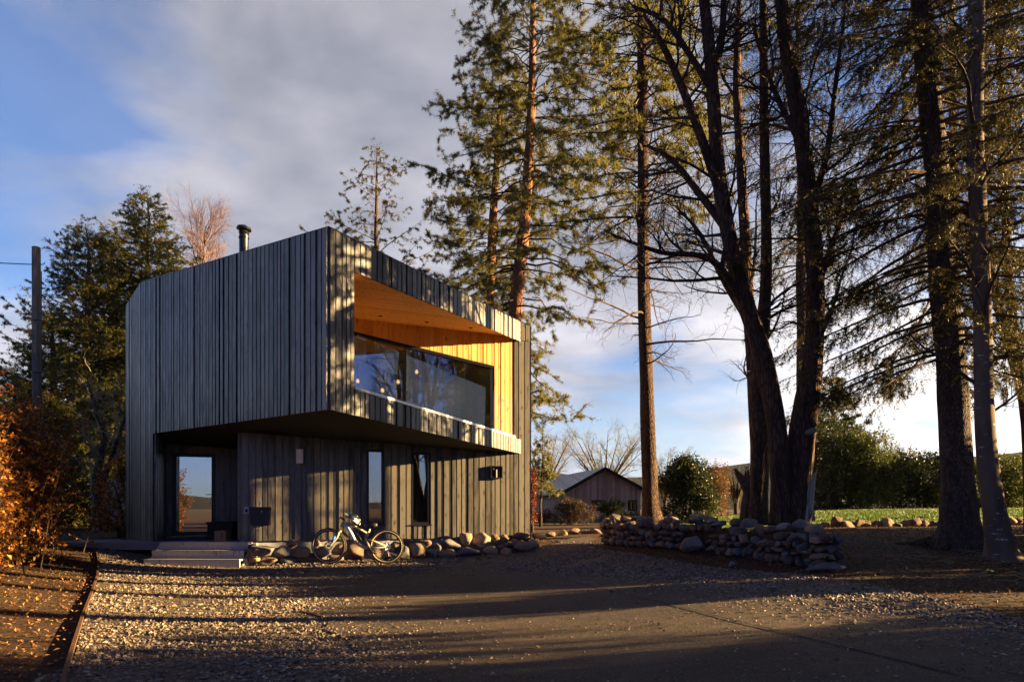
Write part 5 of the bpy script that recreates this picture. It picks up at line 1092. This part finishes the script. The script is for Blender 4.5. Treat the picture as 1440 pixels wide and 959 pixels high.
Y = 33.; shrub('deciduous_shrub', 'rust orange shrub peeping out beside the dense evergreen bush', 'bush', g(1003, Y), 1.2, 1.1, 2.5, 'rust_leaf', 102, 6000, .09, .05, 8)
shrub('trimmed_hedge', 'dark brown clipped hedge in front of the outbuilding wall', 'hedge', g(800, 34.), 2.0, .8, 1.25, 'brown_leaf', 103, 9000, .07, .04, 14, taper=0)
shrub('garden_bush', 'low dark green bush under the outbuilding window', 'bush', g(868, 33.), 1.3, .9, 1.1, 'rhodo_leaf', 104, 6000, .08, .04, 9, taper=.3)
shrub('red_shrub', 'narrow red leaved shrub at the corner of the house', 'bush', g(748.5, 24.), .22, .3, 2.1, 'red_leaf', 105, 2600, .07, .045, 7, taper=.1)
Y = 45.; b = g(1176, Y); conifer('cypress_tree', 'dark pointed conifer rising above the evergreen bushes across the lawn', 'tree', b, at(1170, 533, Y), .3, 'spruce_bark', 'dark_leaf', 106, lambda f: 2.9 * (1 - f) ** .7 + .2, .3, .42, 7, None, (60, .22, .06), e0f=lambda f: .2 + .4 * f, droop=.25, up=.2, tw=.9, gap=.22, hang=.2, sub=3)
for i, (px, Y, py, rx, leaf, lb) in enumerate(((1160, 40, 588, 2.6, 'rhodo_leaf', 'tall rounded evergreen bush directly below the pointed dark conifer'), (1215, 39, 610, 2.4, 'lime_leaf', 'yellow tinged evergreen bush next to the pointed dark conifer'), (1262, 41, 640, 2.3, 'rhodo_leaf', 'mid green evergreen bush halfway along the row across the lawn'), (1312, 39, 640, 2.5, 'rhodo_leaf', 'dark evergreen bush touching the massive spruce trunk across the lawn'), (1365, 44, 655, 2.6, 'lime_leaf', 'bright evergreen bush showing between the massive spruce and the smooth trunk'), (1425, 42, 645, 2.9, 'lime_leaf', 'sunlit yellow green bush beyond the smooth grey trunk'))):
    b = g(px, Y); shrub('evergreen_bush', lb, 'bush', b, rx, rx * .8, at(0, py, Y)[2] - b[2], leaf, 110 + i, 12000, .17, .075, 13, group='evergreen bushes across the lawn', z0=.03, taper=.3)
# bare round-headed trees far behind the shed
for i, (px, py, Y, w, lb) in enumerate(((850, 594, 62, 4.6, 'leafless round headed tree spreading behind the outbuilding roof'), (765, 600, 58, 3.0, 'smaller leafless tree between the house and the round headed tree'), (935, 625, 66, 2.6, 'small leafless tree just past the tall pine trunk'), (1245, 618, 55, 2.6, 'leafless tree showing over the evergreen bushes'), (1035, 655, 50, 1.1, 'thin wispy leafless sapling near the broken stump'))):
    b = g(px, Y); h = at(px, py, Y)[2] - b[2]; rng = np.random.default_rng(130 + i); ps = []
    for k in range(13): a = k * .52; tip = b + V(w * math.cos(a) * .8, w * .7 * math.sin(a), h * (.72 + .25 * ((k * 7) % 5) / 5)); q = curve([np.r_[b, .16], np.r_[b + V(0, 0, h * .22) + (tip - b) * .08, .12], np.r_[b + (tip - b) * .6 + V(0, 0, h * .12), .05], np.r_[tip, .012]], 10); ps.append((q[:, :3], q[:, 3]))
    bare('bare_tree', lb, 'tree', ps, 'bare_bark', 'pale_twig', 130 + i, [(10, w * .5, .7, .13, .04, .25), (9, w * .25, .65, .16, .03, .15), (6, w * .13, .6, .2, 0, .1)], 'leafless trees in the distance', 0, 0)
Y = 31.; b = g(760, Y); conifer('pine_tree', 'small yellowish pine hanging in front of the outbuilding roof', 'tree', b, at(764, 606, Y), .045, 'pine_bark', 'pine_leaf', 140, lambda f: .6 * (1 - f) + .22, 1.6, .4, 5, None, (90, .16, .03), e0f=lambda f: .1, droop=.4, up=.1, tw=.5, gap=.15, hang=.6, sub=3)

# --- copper beech hedge along the soil bed
rng = np.random.default_rng(150); hp = curve([V(-11.0, 15.0, 0), V(-9.9, 13.0, 0), V(-8.5, 10.2, 0), V(-7.3, 7.6, 0), V(-6.4, 5.2, 0)], 40); t = thing('beech_hedge', np.r_[hp[18][:2], gz1(*hp[18][:2])], 'untrimmed beech hedge in coppery orange winter leaf along the soil bed', 'hedge')
wd = MB(); P_, D_ = [], []
for k in range(900):
    i = rng.integers(40); o = hp[i] + V(rng.normal() * .5 - .25, rng.normal() * .25, 0); o[2] = gz1(o[0], o[1]); out = V(rng.normal(), rng.normal() * .7, 0)
    hgt = rng.uniform(1.0, 3.05) * (.93 if i > 25 else 1); tip = o + unit(out) * rng.uniform(.1, .75) + V(0, 0, hgt); c = curve([o, o + (tip - o) * .5 + rng.normal(size=3) * .15, tip], 8); wd.tube(c, np.linspace(.012, .003, 8), 4, False)
    for m in range(34):
        s = rng.uniform(.04, 1); x = s * 7; a = min(int(x), 6); q = c[a] + (c[a + 1] - c[a]) * (x - a); d = unit(rng.normal(size=3) * V(1, 1, .5) + V(0, 0, .2)); l = rng.uniform(.1, .38); e = q + d * l; wd.tube([q, e], [.004, .002], 3, False)
        for _ in range(6): P_.append(q + (e - q) * rng.uniform(.3, 1.0)); D_.append(d)
wd.build('branches', M['twig'], t); mb = MB(); mb.leaves(np.array(P_), .07, .046, rng, .2, np.array(D_)); mb.build('leaves', M['beech_leaf'], t)
b = V(-9.9, 17.6, 0); b[2] = gz1(b[0], b[1]); shrub('garden_bush', 'dark brown leafy bush in shade between the hedge and the gate', 'bush', b, 1.0, .8, 2.2, 'beech_leaf', 151, 5000, .07, .045, 8)
b = g(40, 22.); shrub('laurel_bush', 'shaded evergreen bush behind the beech hedge below the spruces', 'bush', b, 2.6, 1.4, 2.4, 'rhodo_leaf', 152, 9000, .11, .05, 12)

# --- grass, litter, twigs on the ground
gx, gy = rng.uniform(6, 26, 90000), 17.6 + 24 * rng.random(90000) ** 1.6; ok = inside(lawn_poly, gx, gy); gx, gy = gx[ok], gy[ok]; n_ = len(gx); z = gz(gx, gy); P = np.c_[gx, gy, z]
w = np.c_[rng.normal(size=(n_, 2)), np.zeros(n_)]; w /= np.linalg.norm(w, axis=1)[:, None]; hh = rng.uniform(.04, .10, (n_, 1)); ww = .006 + .0006 * gy[:, None]
mb = MB(); mb.add(np.stack([P - w * ww, P + w * ww, P + np.c_[rng.normal(size=(n_, 2)) * .03, np.zeros(n_)] + V(0, 0, 1) * hh], 1).reshape(-1, 3), np.arange(3 * n_).reshape(-1, 3)); tag(mb.build('lawn_grass', M['grass'], origin=(0, 0, 0)), 'short mown grass of the lawn beyond the stones', 'grass', kind='stuff')
M['litter'] = leafmat('fallen_leaf_litter', [(.05, .025, .012), (.13, .06, .02), (.24, .12, .035), (.30, .18, .08)], .1, .8)
gx, gy = pick(60000, -10, 14, 2.5, 19, rng, 1.3); soil = ~inside(grav_poly, gx, gy) & ~inside(drive_poly, gx, gy) & (np.abs(gx / gy) < .9); keep = soil | (rng.random(len(gx)) < .012); gx, gy = gx[keep], gy[keep]
P = np.c_[gx, gy, gz(gx, gy) + .012 + .03 * inside(grav_poly, gx, gy)]; dd = rng.normal(size=(len(P), 3)) * V(1, 1, .15); mb = MB(); mb.leaves(P, .045, .028, rng, 2.0, dd); tag(mb.build('leaf_litter', M['litter'], origin=(0, 0, 0)), 'brown fallen leaves scattered over the soil and yard', 'leaf litter', kind='stuff')
mb = MB()
for k in range(170):
    x, y = rng.uniform(5.5, 10), rng.uniform(8.3, 16)
    if inside(grav_poly, np.array([x]), np.array([y]))[0]: continue
    a = rng.random() * 6.28; L = rng.uniform(.15, .7); q = V(x, y, gz1(x, y) + .02); d = V(math.cos(a), math.sin(a), 0)
    mb.tube([q, q + d * L * .5 + V(rng.normal() * .04, rng.normal() * .04, .03), q + d * L + V(0, 0, .0)], [.007, .006, .002], 4, False)
tag(mb.build('twig_litter', M['pale_twig'], origin=(0, 0, 0)), 'dead twigs strewn over the soil under the trees', 'twig litter', kind='stuff')

# --- the wood that continues beside the drive and throws the long shadows
proto = None
for i, (x, y, s) in enumerate(SHADE):
    b = V(x, y, gz1(x, y) - .1)
    if proto is None:
        proto = conifer('spruce_tree', 'tall spruce of the wood that goes on beside the drive', 'tree', b, b + V(.2, 0, 15), .26, 'spruce_bark', 'spruce_leaf', 160, lambda f: 2.6 * (1 - f) ** .6 + .3, SHADE_Z0, .45, 6, 'spruces of the wood beside the drive', (42, .16, .04), e0f=lambda f: -.1 + .3 * f, droop=.3, up=.2, tw=.8, gap=.16, hang=.5, sub=3); o = proto
    else: o = copy_thing(proto); o.rotation_euler = (0, 0, i * 1.3)
    o.location = b; o.scale = (s, s, s)

for i, (x, y, rx, h) in enumerate(((14.5, 11.7, 1.5, 2.6), (14.0, 13.6, 1.3, 2.6), (17, 12.6, 1.6, 3.0), (11.6, 8.3, 1.0, 1.7), (11.9, 10.0, 1.1, 2.0), (14.5, 15.3, 1.2, 2.4))):  # low bushes out of view, added to shade the drive and stone wall
    shrub('evergreen_bush', 'broad evergreen bush added out of view to shade the drive', 'bush', V(x, y, gz1(x, y)), rx, rx, h, 'rhodo_leaf', 170 + i, 9000, .13, .07, 10, group='unseen bushes added to shade the drive')

for i, (x, y, s_) in enumerate(((15, 7.5, 1.0), (24, 9.6, 1.1))):
    b = V(x, y, gz1(x, y) - .1); conifer('spruce_tree', 'high pruned spruce trunk at the edge of the wood beside the drive', 'tree', b, b + V(.1, 0, 17), .2, 'spruce_bark', 'spruce_leaf', 180 + i, lambda f: 2.4 * (1 - f) + .3, 8.0, .7, 4, 'pruned spruces beside the drive', (40, .16, .04), e0f=lambda f: -.1 + .3 * f, droop=.3, up=.2, tw=.7, gap=.2, hang=.5, sub=2)

src_tree = [o for o in bpy.data.objects if 'two heavy forking stems' in o.get('label', '')][0]
for x, y, rz, s_ in ((10.3, -4.0, .6, 1.0), (14.5, -5.5, 2.4, 1.1), (16, -11.0, 4.0, 1.05), (22, -2.5, 5.2, 1.0), (12.5, -8.5, 1.7, 1.1), (19, -7.0, 3.1, 1.15), (25, -10, .2, 1.1)):
    c_ = copy_thing(src_tree); c_.location = (x, y, gz1(x, y) - .1); c_.rotation_euler = (0, 0, rz); c_.scale = (s_, s_, s_)
    tag(c_, 'large leafless forked tree standing across the drive from the house', 'tree', 'leafless trees across the drive')
for x, y, rz, s_ in ((24, -16, .4, 1.0), (31, -9, 1.9, 1.1), (28, -22, 3.3, 1.15), (36, -16, 4.1, 1.1)):
    c_ = copy_thing(proto); c_.location = (x, y, gz1(x, y) - .1); c_.rotation_euler = (0, 0, rz); c_.scale = (s_, s_, s_)
